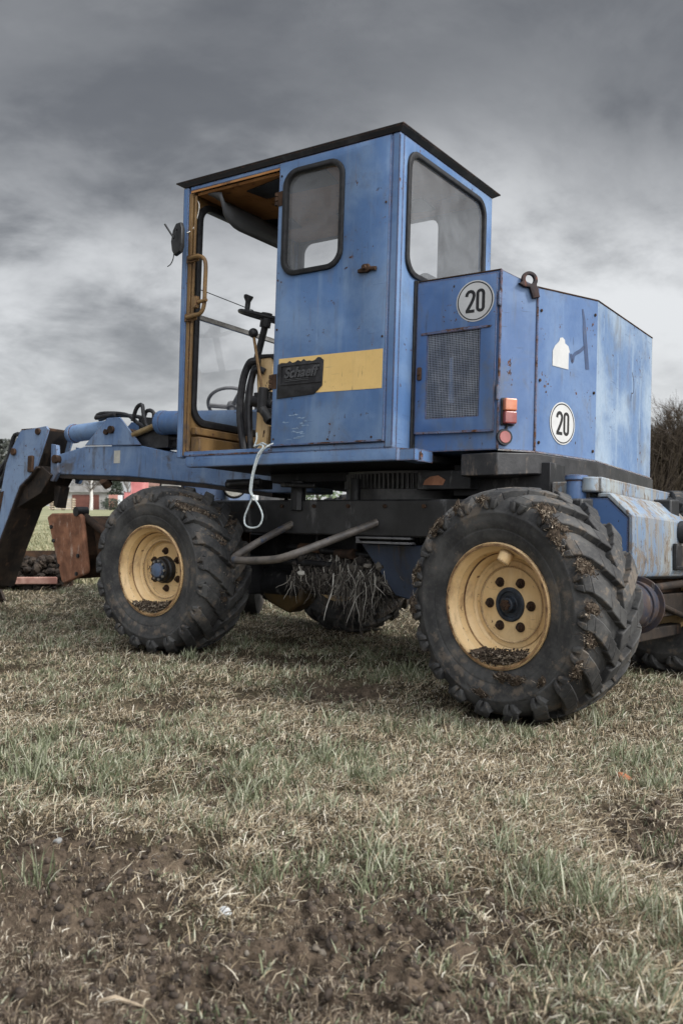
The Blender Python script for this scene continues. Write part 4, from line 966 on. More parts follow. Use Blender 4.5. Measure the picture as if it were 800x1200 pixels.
def mudmask(x, y):
    edge = 2.40 - .50 * np.clip(x, -1.3, 1.0) - .25 * np.clip(x, 0, 1) + (fbm(x * 2.3 + 3, y * 2.3, 5, .62) - .5) * 1.2
    m = sstep(edge - y, -.26, .26)
    # worn bare patch to the right and trodden soil by the wheels
    p1 = sstep(.34 - np.hypot((x - 1.02) * .9, (y - 2.75)) + (fbm(x * 3, y * 3, 3) - .5) * .5, 0, .2) * .8
    p2 = sstep(.30 - np.hypot((x - .05) * .55, (y - 4.9) * 1.2) + (fbm(x * 3 + 9, y * 3, 3) - .5) * .5, 0, .2) * .85
    p3 = sstep(.32 - np.hypot((x + .45) * .5, (y - 5.6)) + (fbm(x * 3 + 4, y * 3, 3) - .5) * .4, 0, .2) * .6
    pt = sstep(fbm(x * 2.2 + 40, y * 2.2, 4), .60, .70) * .55 * sstep(y, 9, 5)
    return np.clip(np.maximum.reduce([m, p1, p2, p3, pt]), 0, 1)
def gheight(x, y):
    d = np.hypot(x, y)
    base = .036 * sstep(-x + .0, -.2, .9) * sstep(y, 4.8, 5.9) + .42 * sstep(d, 12, 110)
    m = mudmask(x, y)
    near = sstep(d, 16, 5)
    h = (fbm(x * .9, y * .9, 3) - .5) * .07 * near + (fbm(x * 5, y * 5, 4, .55) - .5) * (.030 + .105 * m) * near
    h += (np.abs(fbm(x * 11 + 7, y * 11, 4, .6) - .5)) * -.15 * m * near + (fbm(x * 30, y * 30, 3, .65) - .5) * .036 * m * near + (np.abs(fbm(x * 48 + 3, y * 48 + 9, 2, .6) - .5) - .12) * -.030 * m * near - .028 * m * near
    # flatten under the four tyres
    for cx_, cy_ in ((.80, 4.30), (-1.05, 6.0), (1.99, 5.61), (.09, 7.31)):
        k = sstep(np.hypot(x - cx_, y - cy_), .45, .15); h = h * (1 - k) - .008 * k
    return base + h
def axis_pts(dense0, dense1, step, ends, grow):
    v = list(np.arange(dense0, dense1, step)); s = step
    while v[-1] < ends[1]: s *= grow; v.append(v[-1] + s)
    lo = []; s = step; q = dense0
    while q > ends[0]: s *= grow; q -= s; lo.append(q)
    return np.array(lo[::-1] + v)
gx = axis_pts(-2.3, 2.3, .009, (-420, 420), 1.05)
gy = np.concatenate([axis_pts(1.45, 3.6, .011, (-60, 1.0), 1.12)[:-0 or None]])
gy = axis_pts(1.45, 3.6, .007, (-60, 3.7), 1.10)
gy = gy[gy < 3.6]; q = 3.6; s = .008
while q < 620: gy = np.append(gy, q); s *= 1.025; q += s
GX, GY = np.meshgrid(gx, gy); GZ = gheight(GX, GY)
nx_, ny_ = len(gx), len(gy)
me = bpy.data.meshes.new('ground')
nv_ = nx_ * ny_; nf = (nx_ - 1) * (ny_ - 1)
me.vertices.add(nv_); me.vertices.foreach_set('co', np.stack([GX, GY, GZ], -1).astype(np.float32).ravel())
ii = (np.arange(ny_ - 1)[:, None] * nx_ + np.arange(nx_ - 1)[None, :]).ravel()
fc4 = np.stack([ii, ii + 1, ii + nx_ + 1, ii + nx_], -1).astype(np.int32)
me.loops.add(nf * 4); me.loops.foreach_set('vertex_index', fc4.ravel())
me.polygons.add(nf); me.polygons.foreach_set('loop_start', np.arange(0, nf * 4, 4, dtype=np.int32))
at = me.attributes.new('soil', 'FLOAT', 'POINT'); at.data.foreach_set('value', mudmask(GX, GY).astype(np.float32).ravel())
me.update(); me.validate(); me.shade_smooth()
def ground_mat():
    m, t, p = newmat('soil_and_turf'); co = objco(t)
    at = t.new('ShaderNodeAttribute', attribute_name='soil').outputs['Fac']
    n1 = t.noise(co, 3, 8, .65); n2 = t.noise(co, 28, 6, .7); n3 = t.noise(co, 120, 4, .6)
    soil = t.mix(t.ramp(n2, .32, .68), (.019, .014, .010), (.108, .081, .059))
    soil = t.mix(t.math('MULTIPLY', t.ramp(n1, .45, .7), .6), soil, (.20, .152, .108))
    soil = t.mix(t.math('MULTIPLY', t.ramp(n3, .62, .72), .4), soil, (.17, .14, .11))
    turf = t.mix(t.ramp(n1, .35, .65), (.040, .032, .021), (.062, .055, .032))
    turf = t.mix(t.math('MULTIPLY', t.ramp(n2, .35, .7), .6), turf, (.024, .019, .013))
    # the distant meadow is pale green and straw
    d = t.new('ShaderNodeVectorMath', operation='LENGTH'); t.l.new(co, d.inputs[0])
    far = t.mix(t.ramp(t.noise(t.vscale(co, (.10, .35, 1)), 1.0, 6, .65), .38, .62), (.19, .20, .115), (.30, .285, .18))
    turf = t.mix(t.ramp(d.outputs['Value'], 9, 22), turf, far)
    t.put(p.inputs['Base Color'], t.mix(at, turf, soil)); p.inputs['Roughness'].default_value = .95; p.inputs['Specular IOR Level'].default_value = .12
    t.put(p.inputs['Normal'], t.bump(t.math('ADD', t.noise(co, 45, 7, .7), t.math('MULTIPLY', n3, .5)), .7, .02))
    return m
g = link('ground', me); g['kind'] = 'structure'; me.materials.append(ground_mat())

# ------------------------------------------------------------------ grass
TYR = [((.82, 4.31), yr), ((-1.078, 6.01), yf), ((1.987, 5.614), yr), ((.089, 7.314), yf)]
def clear_of_tyres(x, y):
    ok = np.ones(len(x), bool)
    for (cx_, cy_), yw in TYR:
        ux, uy = -math.sin(yw), math.cos(yw); vx, vy = math.cos(yw), math.sin(yw)
        a = (x - cx_) * ux + (y - cy_) * uy; c = (x - cx_) * vx + (y - cy_) * vy
        ok &= ~((np.abs(a) < .20) & (np.abs(c) < .20))
    return ok
def samples(n, y0, y1, power):
    u = rng.random(n); y = (y0 ** (1 - power) + u * (y1 ** (1 - power) - y0 ** (1 - power))) ** (1 / (1 - power))
    x = (rng.random(n) * 2 - 1) * (.56 * y + .85)
    return x, y
def blades(name, x, y, L, w, az, a0, a1, mat, clampz=True, seg=3):
    n = len(x); z0 = gheight(x, y) - .006
    lv = seg + 1; P = np.zeros((n, lv, 3)); P[:, 0] = np.stack([x, y, z0], -1)
    dirx, diry = np.cos(az), np.sin(az)
    for k in range(seg):
        s = (k + .5) / seg; a = a0 + (a1 - a0) * s; st = L / seg
        P[:, k + 1, 0] = P[:, k, 0] + dirx * np.sin(a) * st; P[:, k + 1, 1] = P[:, k, 1] + diry * np.sin(a) * st; P[:, k + 1, 2] = P[:, k, 2] + np.cos(a) * st
    if clampz:
        lift = z0 + .008 + rng.random(n) * .012
        P[:, 1:, 2] = np.maximum(P[:, 1:, 2], lift[:, None])
    tw = rng.normal(0, .5, n); sx, sy = -np.sin(az + tw), np.cos(az + tw)
    V = np.zeros((n, lv * 2 - 1, 3))
    for k in range(seg):
        ww = w * (1 - .55 * (k / seg) ** 1.3) * (.75 if k == 0 else 1) * .5
        V[:, 2 * k] = P[:, k]; V[:, 2 * k + 1] = P[:, k]
        V[:, 2 * k, 0] -= sx * ww; V[:, 2 * k, 1] -= sy * ww; V[:, 2 * k + 1, 0] += sx * ww; V[:, 2 * k + 1, 1] += sy * ww
        V[:, 2 * k + 1, 2] += w * .25
    V[:, -1] = P[:, -1]
    m = V.shape[1]; base = (np.arange(n) * m)[:, None]
    me = bpy.data.meshes.new(name)
    me.vertices.add(n * m); me.vertices.foreach_set('co', V.astype(np.float32).ravel())
    quads = [[2 * k, 2 * k + 1, 2 * k + 3, 2 * k + 2] for k in range(seg - 1)]; tri = [2 * (seg - 1), 2 * (seg - 1) + 1, 2 * seg]
    pat = np.array(sum(quads, []) + tri)[None]
    lp = (base + pat).astype(np.int32)
    sizes = [4] * (seg - 1) + [3]; starts = np.concatenate([[0], np.cumsum(sizes)[:-1]])
    tl = sum(sizes)
    me.loops.add(n * tl); me.loops.foreach_set('vertex_index', lp.ravel())
    me.polygons.add(n * seg); me.polygons.foreach_set('loop_start', ((np.arange(n) * tl)[:, None] + starts[None]).astype(np.int32).ravel())
    me.update(); me.validate(); me.materials.append(mat); me.shade_smooth()
    return link(name, me)
def blade_mat(name, stops, trans=.3):
    m, t, p = newmat(name); out = m.node_tree.nodes['Material Output']; m.node_tree.nodes.remove(p)
    gme = t.new('ShaderNodeNewGeometry'); cr = t.new('ShaderNodeValToRGB'); e = cr.color_ramp
    e.elements[0].position = stops[0][0]; e.elements[0].color = (*stops[0][1], 1); e.elements[1].position = stops[-1][0]; e.elements[1].color = (*stops[-1][1], 1)
    for pos, c in stops[1:-1]: q = e.elements.new(pos); q.color = (*c, 1)
    t.l.new(gme.outputs['Random Per Island'], cr.inputs[0])
    pb = t.new('ShaderNodeBsdfPrincipled'); t.put(pb.inputs['Base Color'], cr.outputs[0]); pb.inputs['Roughness'].default_value = .6; pb.inputs['Specular IOR Level'].default_value = .25
    tr = t.new('ShaderNodeBsdfTranslucent'); t.l.new(cr.outputs[0], tr.inputs[0])
    mx = t.new('ShaderNodeMixShader'); mx.inputs[0].default_value = trans; t.l.new(pb.outputs[0], mx.inputs[1]); t.l.new(tr.outputs[0], mx.inputs[2]); t.l.new(mx.outputs[0], out.inputs[0])
    return m
STRAW = blade_mat('straw_blade', [(0, (.07, .05, .032)), (.22, (.20, .15, .095)), (.5, (.40, .325, .215)), (.8, (.57, .50, .37)), (1, (.76, .71, .60))])
GREEN = blade_mat('green_blade', [(0, (.07, .085, .042)), (.4, (.165, .185, .105)), (.75, (.29, .305, .205)), (1, (.50, .495, .385))])
def green_density(x, y):
    gr = sstep(fbm(x * 1.7 + 20, y * 1.7 + 8, 5, .6), .44, .62) * .55 + .20
    band = np.exp(-((y - (3.5 - .12 * x)) / .6) ** 2) * sstep(-x, -.45, .45) * .75 * sstep(fbm(x * 3 + 2, y * 3, 3), .25, .45) * 1.25
    for cx_, cy_, s_ in ((-.95, 3.35, .35), (-.25, 3.25, .3), (.35, 5.3, .55), (.12, 3.35, .22), (.5, 3.9, .3), (.55, 2.45, .3), (.95, 2.35, .3), (.75, 3.9, .4), (-.4, 6.3, .7), (2.2, 5.0, .6)):
        band = np.maximum(band, np.exp(-(((x - cx_) ** 2 + (y - cy_) ** 2) / (s_ * .55) ** 2)) * .9)
    return np.clip(np.maximum(gr, band), 0, 1) * (1 - .93 * mudmask(x, y))
# dry straw
x, y = samples(640000, 1.55, 11.0, 1.75)
dens = (1 - .975 * mudmask(x, y)) * (.45 + .55 * sstep(fbm(x * 2.4, y * 2.4 + 60, 4), .36, .58))
k = (rng.random(len(x)) < dens) & clear_of_tyres(x, y); x, y = x[k], y[k]; n = len(x)
sc = 1 + .10 * np.clip(y - 3, 0, 9)
blades_straw = blades('dry_grass', x, y, (.016 + .062 * rng.random(n) ** 1.8) * np.sqrt(sc), (.0014 + .0028 * rng.random(n) ** 1.5) * sc, rng.random(n) * 2 * PI, R(15) + rng.random(n) * R(75), R(55) + rng.random(n) * R(65), STRAW)
tag(blades_straw, 'matted dry straw coloured grass covering the field around the wheels', 'grass', kind='stuff')
x, y = samples(270000, 1.6, 7.5, 1.9); k = (rng.random(len(x)) < (1 - .9 * mudmask(x, y))) & clear_of_tyres(x, y); x, y = x[k], y[k]; n = len(x); sc = 1 + .08 * np.clip(y - 3, 0, 9)
th = blades('dead_thatch', x, y, (.010 + .035 * rng.random(n) ** 2) * sc, (.0010 + .0024 * rng.random(n)) * sc, rng.random(n) * 2 * PI, R(50) + rng.random(n) * R(45), R(65) + rng.random(n) * R(60), blade_mat('thatch_blade', [(0, (.045, .032, .022)), (.4, (.12, .09, .06)), (.75, (.26, .205, .14)), (1, (.45, .39, .29))], .15), True, 2)
tag(th, 'flattened brown thatch of dead grass lying between the standing blades', 'dead grass', kind='stuff')
# green blades growing in tufts
nt = 40000
tx, ty = samples(nt, 1.7, 11.0, 1.6)
gd_ = green_density(tx, ty); k = (rng.random(nt) < gd_ * .8) & clear_of_tyres(tx, ty); tx, ty, gd_ = tx[k], ty[k], gd_[k]
per = 9; x = np.repeat(tx, per) + rng.normal(0, .014, len(tx) * per) * (1 + .06 * np.repeat(ty, per)); y = np.repeat(ty, per) + rng.normal(0, .014, len(tx) * per); hh = np.repeat((.45 + .5 * rng.random(len(tx))) * (.60 + .40 * gd_), per)
k = clear_of_tyres(x, y); x, y, hh = x[k], y[k], hh[k]; n = len(x); sc = 1 + .07 * np.clip(y - 3, 0, 9)
ntf = 230; ux = rng.random(ntf) * 2 - 1; uy = 2.0 + 4.5 * rng.random(ntf) ** 1.3; ux = ux * (.52 * uy + .5)
sel = rng.random(ntf) < np.clip(green_density(ux, uy) * 1.6, .08, 1); ux, uy = ux[sel], uy[sel]
fixed = np.array([(-1.16, 3.42), (-1.05, 3.30), (-1.0, 3.55), (-.86, 3.40), (-.8, 3.22), (-.55, 3.12), (-.35, 3.18), (-.3, 3.02), (-.12, 2.95), (.10, 3.32), (.06, 3.36), (.32, 5.25), (.38, 5.35), (.25, 5.3), (.42, 5.15), (.72, 3.95), (.5, 2.35), (.62, 2.28), (.72, 2.2), (.45, 2.6), (.8, 2.05), (-.2, 2.45), (.05, 2.35)])
ux = np.concatenate([ux, fixed[:, 0]]); uy = np.concatenate([uy, fixed[:, 1]])
pt = 46; qx = np.repeat(ux, pt) + rng.normal(0, .030, len(ux) * pt); qy = np.repeat(uy, pt) + rng.normal(0, .030, len(ux) * pt); qh = np.repeat(.8 + .75 * rng.random(len(ux)), pt)
x = np.concatenate([x, qx]); y = np.concatenate([y, qy]); hh = np.concatenate([hh, qh])
k = clear_of_tyres(x, y); x, y, hh = x[k], y[k], hh[k]; n = len(x); sc = 1 + .07 * np.clip(y - 3, 0, 9)
gb = blades('green_grass', x, y, (.028 + .070 * rng.random(n)) * hh, (.0022 + .0032 * rng.random(n)) * sc, rng.random(n) * 2 * PI, rng.random(n) * R(30), R(20) + rng.random(n) * R(70), GREEN)
tag(gb, 'muted green grass tufts growing through the straw', 'grass', kind='stuff')
# farther turf
x, y = samples(60000, 11.0, 45.0, 1.5); n = len(x)
fg = blades('meadow_grass', x, y, .06 + .12 * rng.random(n), .012 + .02 * rng.random(n), rng.random(n) * 2 * PI, rng.random(n) * R(50), R(30) + rng.random(n) * R(70), blade_mat('meadow_blade', [(0, (.15, .16, .08)), (.5, (.24, .225, .13)), (1, (.38, .34, .22))]), True, 2)
tag(fg, 'pale short meadow grass stretching back towards the houses', 'grass', kind='stuff')
# clods, root crumbs and small stones on the bare soil
b = MB(); rnd = random.Random(21)
cxs, cys = samples(40000, 1.55, 5.0, 2.1); mm = mudmask(cxs, cys); zz = gheight(cxs, cys)
for x_, y_, m_, z_ in zip(cxs, cys, mm, zz):
    if rnd.random() < .12 + .8 * m_:
        r_ = .0020 + .011 * rnd.random() ** 5
        clod(b, (x_, y_, z_ + r_ * .25), r_, rnd)
def clod_mat():
    m, t, p = newmat('soil_crumb'); gme = t.new('ShaderNodeNewGeometry'); cr = t.new('ShaderNodeValToRGB'); e = cr.color_ramp
    e.elements[0].color = (.025, .018, .013, 1); e.elements[1].color = (.20, .18, .15, 1); q = e.elements.new(.86); q.color = (.075, .055, .04, 1); q = e.elements.new(.975); q.color = (.10, .08, .06, 1)
    t.l.new(gme.outputs['Random Per Island'], cr.inputs[0]); t.put(p.inputs['Base Color'], cr.outputs[0]); p.inputs['Roughness'].default_value = .95
    return m
tag(link('soil_crumbs', b.mesh('soil_crumbs', clod_mat(), 170, False)), 'brown soil crumbs and small stones on the bare earth', 'soil', kind='stuff')
n = 330000; x, y = samples(n, 1.55, 5.0, 2.0); k = rng.random(n) < mudmask(x, y) * (.10 + .9 * sstep(fbm(x * 4 + 30, y * 4, 4), .40, .62)); x, y = x[k], y[k]; n = len(x)
rs = blades('root_litter', x, y, .005 + .045 * rng.random(n) ** 3, .0008 + .0014 * rng.random(n), rng.random(n) * 2 * PI, R(20) + rng.random(n) * R(80), R(60) + rng.random(n) * R(80), blade_mat('root_blade', [(0, (.04, .028, .02)), (.45, (.11, .08, .056)), (.8, (.24, .19, .135)), (1, (.50, .44, .34))], .1))
tag(rs, 'torn roots and straw bits lying on the bare brown soil', 'litter', kind='stuff')
def gz(x, y): return float(gheight(np.array([x]), np.array([y]))[0])
def lump(name, x, y, r, sc, mat, label, cat, seed, lift=.3):
    rnd = random.Random(seed); bm = bmesh.new(); bmesh.ops.create_icosphere(bm, subdivisions=2, radius=r)
    for v in bm.verts:
        v.co *= 1 + .18 * math.sin(v.co.x / r * 3 + seed) * math.cos(v.co.y / r * 2.3 + seed * 2) + rnd.uniform(-.06, .06); v.co.x *= sc[0]; v.co.y *= sc[1]; v.co.z *= sc[2]
    me = bpy.data.meshes.new(name); bm.to_mesh(me); bm.free(); me.materials.append(mat)
    o = link(name, me, None, Matrix.Translation((x, y, gz(x, y) + r * sc[2] * lift)) @ Matrix.Rotation(seed, 4, 'Z')); return tag(o, label, cat)
lump('brick_fragment', .985, 3.29, .022, (1.5, .8, .65), M['brick'], 'small orange brick fragment lying in the grass past the rear wheel', 'brick', 2, .9)
lump('paper_scrap', -.278, 2.25, .017, (1.3, .9, .5), M['litter'], 'small crumpled white scrap lying where grass meets soil', 'litter', 5, 2.2)
lump('pebble', -.80, 2.66, .013, (1.1, .9, .6), rough_mat('grey_pebble', (.17, .17, .165), (.27, .27, .26), 40, .9), 'pale grey pebble half sunk in brown soil beside the grass edge', 'stone', 4, .6)
lump('pebble', -.53, 1.93, .011, (1.2, 1, .8), rough_mat('tan_pebble', (.33, .29, .24), (.42, .38, .32), 40, .9), 'tiny tan pebble on bare soil close to the camera', 'stone', 7, .6)
b = MB(); sx_, sy_ = -.44, 1.82; b.tube([(sx_ - .035, sy_, gz(sx_ - .035, sy_) + .008), (sx_, sy_ + .006, gz(sx_, sy_) + .012), (sx_ + .055, sy_ + .012, gz(sx_ + .05, sy_) + .006)], [.003, .006, .002], 6)
tag(b.build('wood_chip', rough_mat('dry_wood', (.24, .19, .13), (.36, .29, .21), 30, .9)), 'dry splinter of wood lying on the bare soil', 'wood chip')

# ------------------------------------------------------------------ background
def Wp(px, py, d): return ((px - 400) / 1105 * d, d, .96 + (592 - py) / 1105 * d)
def bark(name, c1, c2): return rough_mat(name, c1, c2, 3, .95, .5, .02)
BARK = bark('grey_bark', (.045, .038, .03), (.11, .095, .08)); TWIG = bark('twig_bark', (.055, .042, .033), (.12, .095, .075))
def bare_tree(x, y, h, seed, dens, mat, name='bare_tree', lean=0., spread=.55, lv=5, zb=None):
    rnd = random.Random(seed); tr = MB(); cr = MB(); z0 = (gz(x, y) - .1) if zb is None else zb
    def grow(p, d, L, r, k):
        pts = [p]; q = p; dd = d
        for i in range(3):
            dd = (dd + Vector((rnd.gauss(0, .12), rnd.gauss(0, .12), rnd.gauss(.03, .06)))).normalized(); q = q + dd * L / 3; pts.append(q)
        (tr if k < 2 else cr).tube(pts, [r, r * .86, r * .74, r * .62], 6 if k < 2 else (4 if k < 3 else 3))
        if k >= lv: return
        for i in range(dens if k > 0 else dens + 2):
            t = rnd.uniform(.35 if k else .3, 1); s = pts[min(3, int(t * 3))] if t < 1 else pts[-1]
            j = min(2, int(t * 3)); s = pts[j].lerp(pts[j + 1], t * 3 - j)
            an = rnd.uniform(0, 2 * PI); side_ = dd.orthogonal().normalized(); side_.rotate(Matrix.Rotation(an, 3, dd))
            nd = (dd * rnd.uniform(.5, 1.0) + side_ * rnd.uniform(.4, 1.0) * spread * 1.5 + Vector((0, 0, .15))).normalized()
            grow(s, nd, L * rnd.uniform(.5, .78), max(r * .5, .012 if k < 3 else .010), k + 1)
        if k < lv: grow(pts[-1], (dd + Vector((rnd.gauss(0, .15), rnd.gauss(0, .15), .1))).normalized(), L * .75, max(r * .6, .01), k + 1)
    grow(Vector((0, 0, 0)), Vector((lean, 0, 1)).normalized(), h * .36, h * .022, 0)
    e = empty(name, Matrix.Translation((x, y, z0)))
    tr.build('trunk', mat[0], e, FR[e.name], angle=60); link('crown', cr.mesh('crown', mat[1], 0, False), e, FR[e.name]); return e
nth = ['first', 'second', 'third', 'fourth', 'fifth', 'sixth', 'seventh', 'eighth', 'ninth']
for i, (px, d, h) in enumerate(((768, 62, 7.2), (786, 58, 7.6), (804, 64, 8.2), (826, 60, 7.4), (850, 63, 7.8), (745, 66, 6.4))):
    X, Y, _ = Wp(px, 600, d)
    e = bare_tree(X, Y, h, 40 + i, 5, (BARK, TWIG), lv=5, spread=.5)
    tag(e, ['bare twiggy tree rising just behind the tail of the excavator', 'tall bare tree in the brown wood seen past the engine hood', 'tallest bare tree in the brown wood beyond the machine', 'bare tree at the outer side of the brown wood', 'bare tree farthest out along the brown wood', 'lower bare tree mostly hidden behind the engine hood'][i], 'tree', 'bare trees of the wood')
b = MB(); rnd = random.Random(77)
for i in range(9000):
    x_ = rnd.uniform(17, 34); y_ = rnd.uniform(56, 66); h_ = rnd.uniform(1.2, 5.6); p = Vector((x_, y_, .2)); pts = [p]
    dv = Vector((rnd.gauss(0, .25), rnd.gauss(0, .25), 1))
    for k in range(3): dv = dv + Vector((rnd.gauss(0, .18), rnd.gauss(0, .18), 0)); pts.append(pts[-1] + dv.normalized() * h_ / 3)
    b.tube(pts, [.03, .026, .02, .008], 3)
tag(link('thicket_undergrowth', b.mesh('thicket_undergrowth', TWIG, 0, False)), 'dense brown undergrowth of bare stems under the trees beyond the machine', 'undergrowth', kind='stuff')
# left: hazy bare trees behind the houses
for i, (px, d, h) in enumerate(((90, 118, 7.5), (118, 122, 8.0), (150, 120, 8.5), (60, 125, 7.5), (30, 119, 9.0), (185, 126, 7.0), (205, 118, 7.4))):
    X, Y, _ = Wp(px, 600, d)
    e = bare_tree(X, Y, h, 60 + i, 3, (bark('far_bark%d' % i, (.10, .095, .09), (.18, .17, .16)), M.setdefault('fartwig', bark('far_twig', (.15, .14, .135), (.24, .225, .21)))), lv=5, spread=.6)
    tag(e, ['pale bare tree behind the low garden shed', 'bare tree rising behind the birch trunk', 'bare tree behind the red containers under the boom', 'bare tree behind the stacked timber', 'tall bare tree behind the dipper arm', 'bare tree hidden behind the front tyre', 'bare tree over the front wheel of the machine'][i], 'tree', 'bare trees behind the houses')
def leafy(name, x, y, h, w, seed, mat, n, label, cat, cone=False):
    rnd = random.Random(seed); t = MB(); c = MB(); z0 = gz(x, y) - .05
    t.tube([(0, 0, 0), (.02, 0, h * .5), (.0, 0, h * .9)], [w * .06, w * .045, .01], 7)
    for i in range(n):
        u = rnd.random(); z = h * (.08 + .92 * u) if cone else h * (.12 + .88 * rnd.random())
        rad = w * .5 * ((1 - u) ** .8 if cone else math.sqrt(max(.02, 1 - ((z / h - .55) / .5) ** 2))) * (.55 + .45 * rnd.random()) * (1 + .25 * math.sin(z * 5 + i))
        a = rnd.uniform(0, 2 * PI); p = Vector((rad * math.cos(a), rad * math.sin(a), z)); s = rnd.uniform(.5, 1.2) * w * .045
        d1 = Vector((rnd.gauss(0, 1), rnd.gauss(0, 1), rnd.gauss(0, .6))).normalized() * s; d2 = d1.orthogonal().normalized() * s * .6
        c.add([p - d1, p + d2, p + d1, p - d2], [(0, 1, 2, 3)])
    e = empty(name, Matrix.Translation((x, y, z0))); t.build('trunk', BARK, e, FR[e.name]); link('crown', c.mesh('crown', mat, 0, False), e, FR[e.name]); return tag(e, label, cat)
DKG = blade_mat('conifer_needle', [(0, (.012, .018, .012)), (.5, (.03, .042, .028)), (1, (.06, .075, .05))], .1)
X, Y, _ = Wp(137, 598, 106); leafy('conifer', X, Y, 4.2, 2.6, 3, DKG, 2600, 'dark conifer between the birch and the red containers', 'tree', True)
X, Y, _ = Wp(8, 592, 46); leafy('evergreen_tree', X, Y, 4.0, 3.4, 5, blade_mat('evergreen_leaf', [(0, (.025, .03, .025)), (.5, (.06, .066, .058)), (1, (.13, .135, .12))], .1), 3600, 'grey green evergreen tree beyond the dipper arm', 'tree')
X, Y, _ = Wp(130, 599, 97); leafy('bush', X, Y, 1.25, 1.9, 6, DKG, 900, 'low dark bush in front of the conifer at the field edge', 'bush')
X, Y, _ = Wp(372, 585, 24); leafy('bush', X, Y, 1.6, 1.3, 8, blade_mat('bush_leaf', [(0, (.04, .06, .03)), (.5, (.08, .12, .06)), (1, (.16, .19, .11))], .2), 1500, 'green bush beside the corrugated wall seen under the cab', 'bush')
# birch
X, Y, _ = Wp(107, 598, 99); b = MB(); b.tube([(0, 0, 0), (.05, 0, 1.2), (.02, 0, 2.6), (.15, 0, 4.2)], [.2, .17, .14, .07], 8); c = MB(); rnd = random.Random(8)
for i in range(26):
    z = rnd.uniform(1.6, 4.2); a = rnd.uniform(0, 6.3); c.tube([(.08, 0, z), (.5 * math.cos(a), .5 * math.sin(a), z + .6), (1.1 * math.cos(a), 1.1 * math.sin(a), z + .8)], [.05, .03, .01], 4)
e = empty('birch_tree', Matrix.Translation((X, Y, gz(X, Y) - .05))); b.build('trunk', rough_mat('birch_bark', (.62, .61, .58), (.50, .48, .45), 2, .8, .2, c3=(.10, .09, .08)), e, FR[e.name]); c.build('crown', TWIG, e, FR[e.name])
tag(e, 'white trunked birch tree at the field edge beside the brown garage door', 'tree')
# shed with a wide garage door
def boxes(name, frame, parts, label, cat, group=None):
    e = empty(name, frame)
    for nm, mt, bxs in parts:
        b = MB()
        for q in bxs:
            if len(q) == 6: b.box(*q)
            else: b.prism(*q)
        b.build(nm, mt, e, frame, .02)
    return tag(e, label, cat, group)
def at(px, d): X, Y, _ = Wp(px, 598, d); return Matrix.Translation((X, Y, gz(X, Y) - .03))
gx_ = lambda u, v, w: (u, w, v)
boxes('garage', at(92, 108), [('wall', rough_mat('grey_render', (.30, .29, .28), (.38, .37, .355), 1, .9), [(-2.6, 3.4, .0, 5, 0, 2.0)]), ('garage_door', rough_mat('brown_door', (.10, .038, .03), (.14, .055, .042), 2, .6), [(-.7, 2.4, -.05, -.01, .05, 1.75)]), ('roof', rough_mat('grey_roof', (.20, .195, .19), (.28, .27, .265), 2, .8), [([(-3, 2.0), (3.8, 2.0), (3.0, 2.75), (-2.2, 2.75)], -.3, 5.2, gx_)])], 'low grey garage with a wide brown door behind the field', 'garage')
boxes('timber_stack', at(72, 98), [('plank', rough_mat('old_timber', (.36, .29, .21), (.52, .45, .36), 3, .9), [(-1.3, 1.25, .02 * i, .9 + .02 * i, .12 + .24 * i, .24 + .24 * i) for i in range(5)]), ('bearer', rough_mat('bearer_timber', (.16, .12, .09), (.24, .19, .14), 3, .9), [(x, x + .12, .0, .95, 0, 1.3) for x in (-1.1, 0, 1.05)])], 'stack of pale timber planks at the field edge by the boom', 'timber stack')
boxes('wooden_post', at(73, 100), [('shaft', bark('post_wood', (.3, .28, .25), (.42, .4, .36)), [(-.12, .12, -.1, .1, 0, 3.4)])], 'tall pale post standing behind the stacked timber', 'post')
PINK = rough_mat('faded_red', (.46, .16, .16), (.56, .24, .24), 1, .6); 
boxes('container', at(161, 104), [('body', PINK, [(-.7, .75, 0, 2.5, .1, 3.3)]), ('door', rough_mat('faded_red_door', (.40, .13, .13), (.5, .19, .19), 1, .6), [(-.5, .6, -.04, -.002, .3, 3.1)])], 'tall faded red container showing above the front tyre', 'container')
boxes('container', at(132.5, 101), [('body', rough_mat('dull_red', (.36, .17, .14), (.46, .24, .20), 1, .7), [(-.45, .42, 0, 1.6, .3, 1.65)]), ('skid', M['darkrust'], [(-.4, -.2, 0, 1.5, 0, .3), (.2, .4, 0, 1.5, 0, .3)])], 'small dull red container beside the dark bush', 'container')
boxes('tank', at(141, 100), [('body', rough_mat('white_plastic', (.58, .60, .62), (.70, .71, .72), 1, .6), [(-.24, .24, 0, .8, .05, 1.6)]), ('cap', M['black'], [(-.1, .1, .3, .5, 1.602, 1.7)])], 'narrow white tank between two red containers', 'tank')
boxes('container', at(149, 100), [('body', PINK, [(-.3, .28, 0, 1.2, .05, 1.85)]), ('lid', rough_mat('red_lid', (.33, .11, .11), (.4, .15, .15), 2, .6), [(-.33, .31, -.03, 1.23, 1.852, 1.92)])], 'narrow red container next to the white tank', 'container')
boxes('house', at(186, 112), [('wall', rough_mat('pink_render', (.46, .36, .34), (.54, .44, .42), 1, .9), [(-1.5, 4, 0, 6, 0, 2.8)]), ('roof', rough_mat('tile_roof', (.22, .13, .11), (.3, .18, .15), 2, .8), [([(-1.8, 2.8), (4.3, 2.8), (3.2, 3.7), (-.8, 3.7)], -.3, 6.3, gx_)]), ('window', M['black'], [(0, .9, -.03, -.005, 1.0, 2.0), (1.8, 2.7, -.03, -.005, 1.0, 2.0)])], 'pale pink rendered house behind the front tyre', 'house')
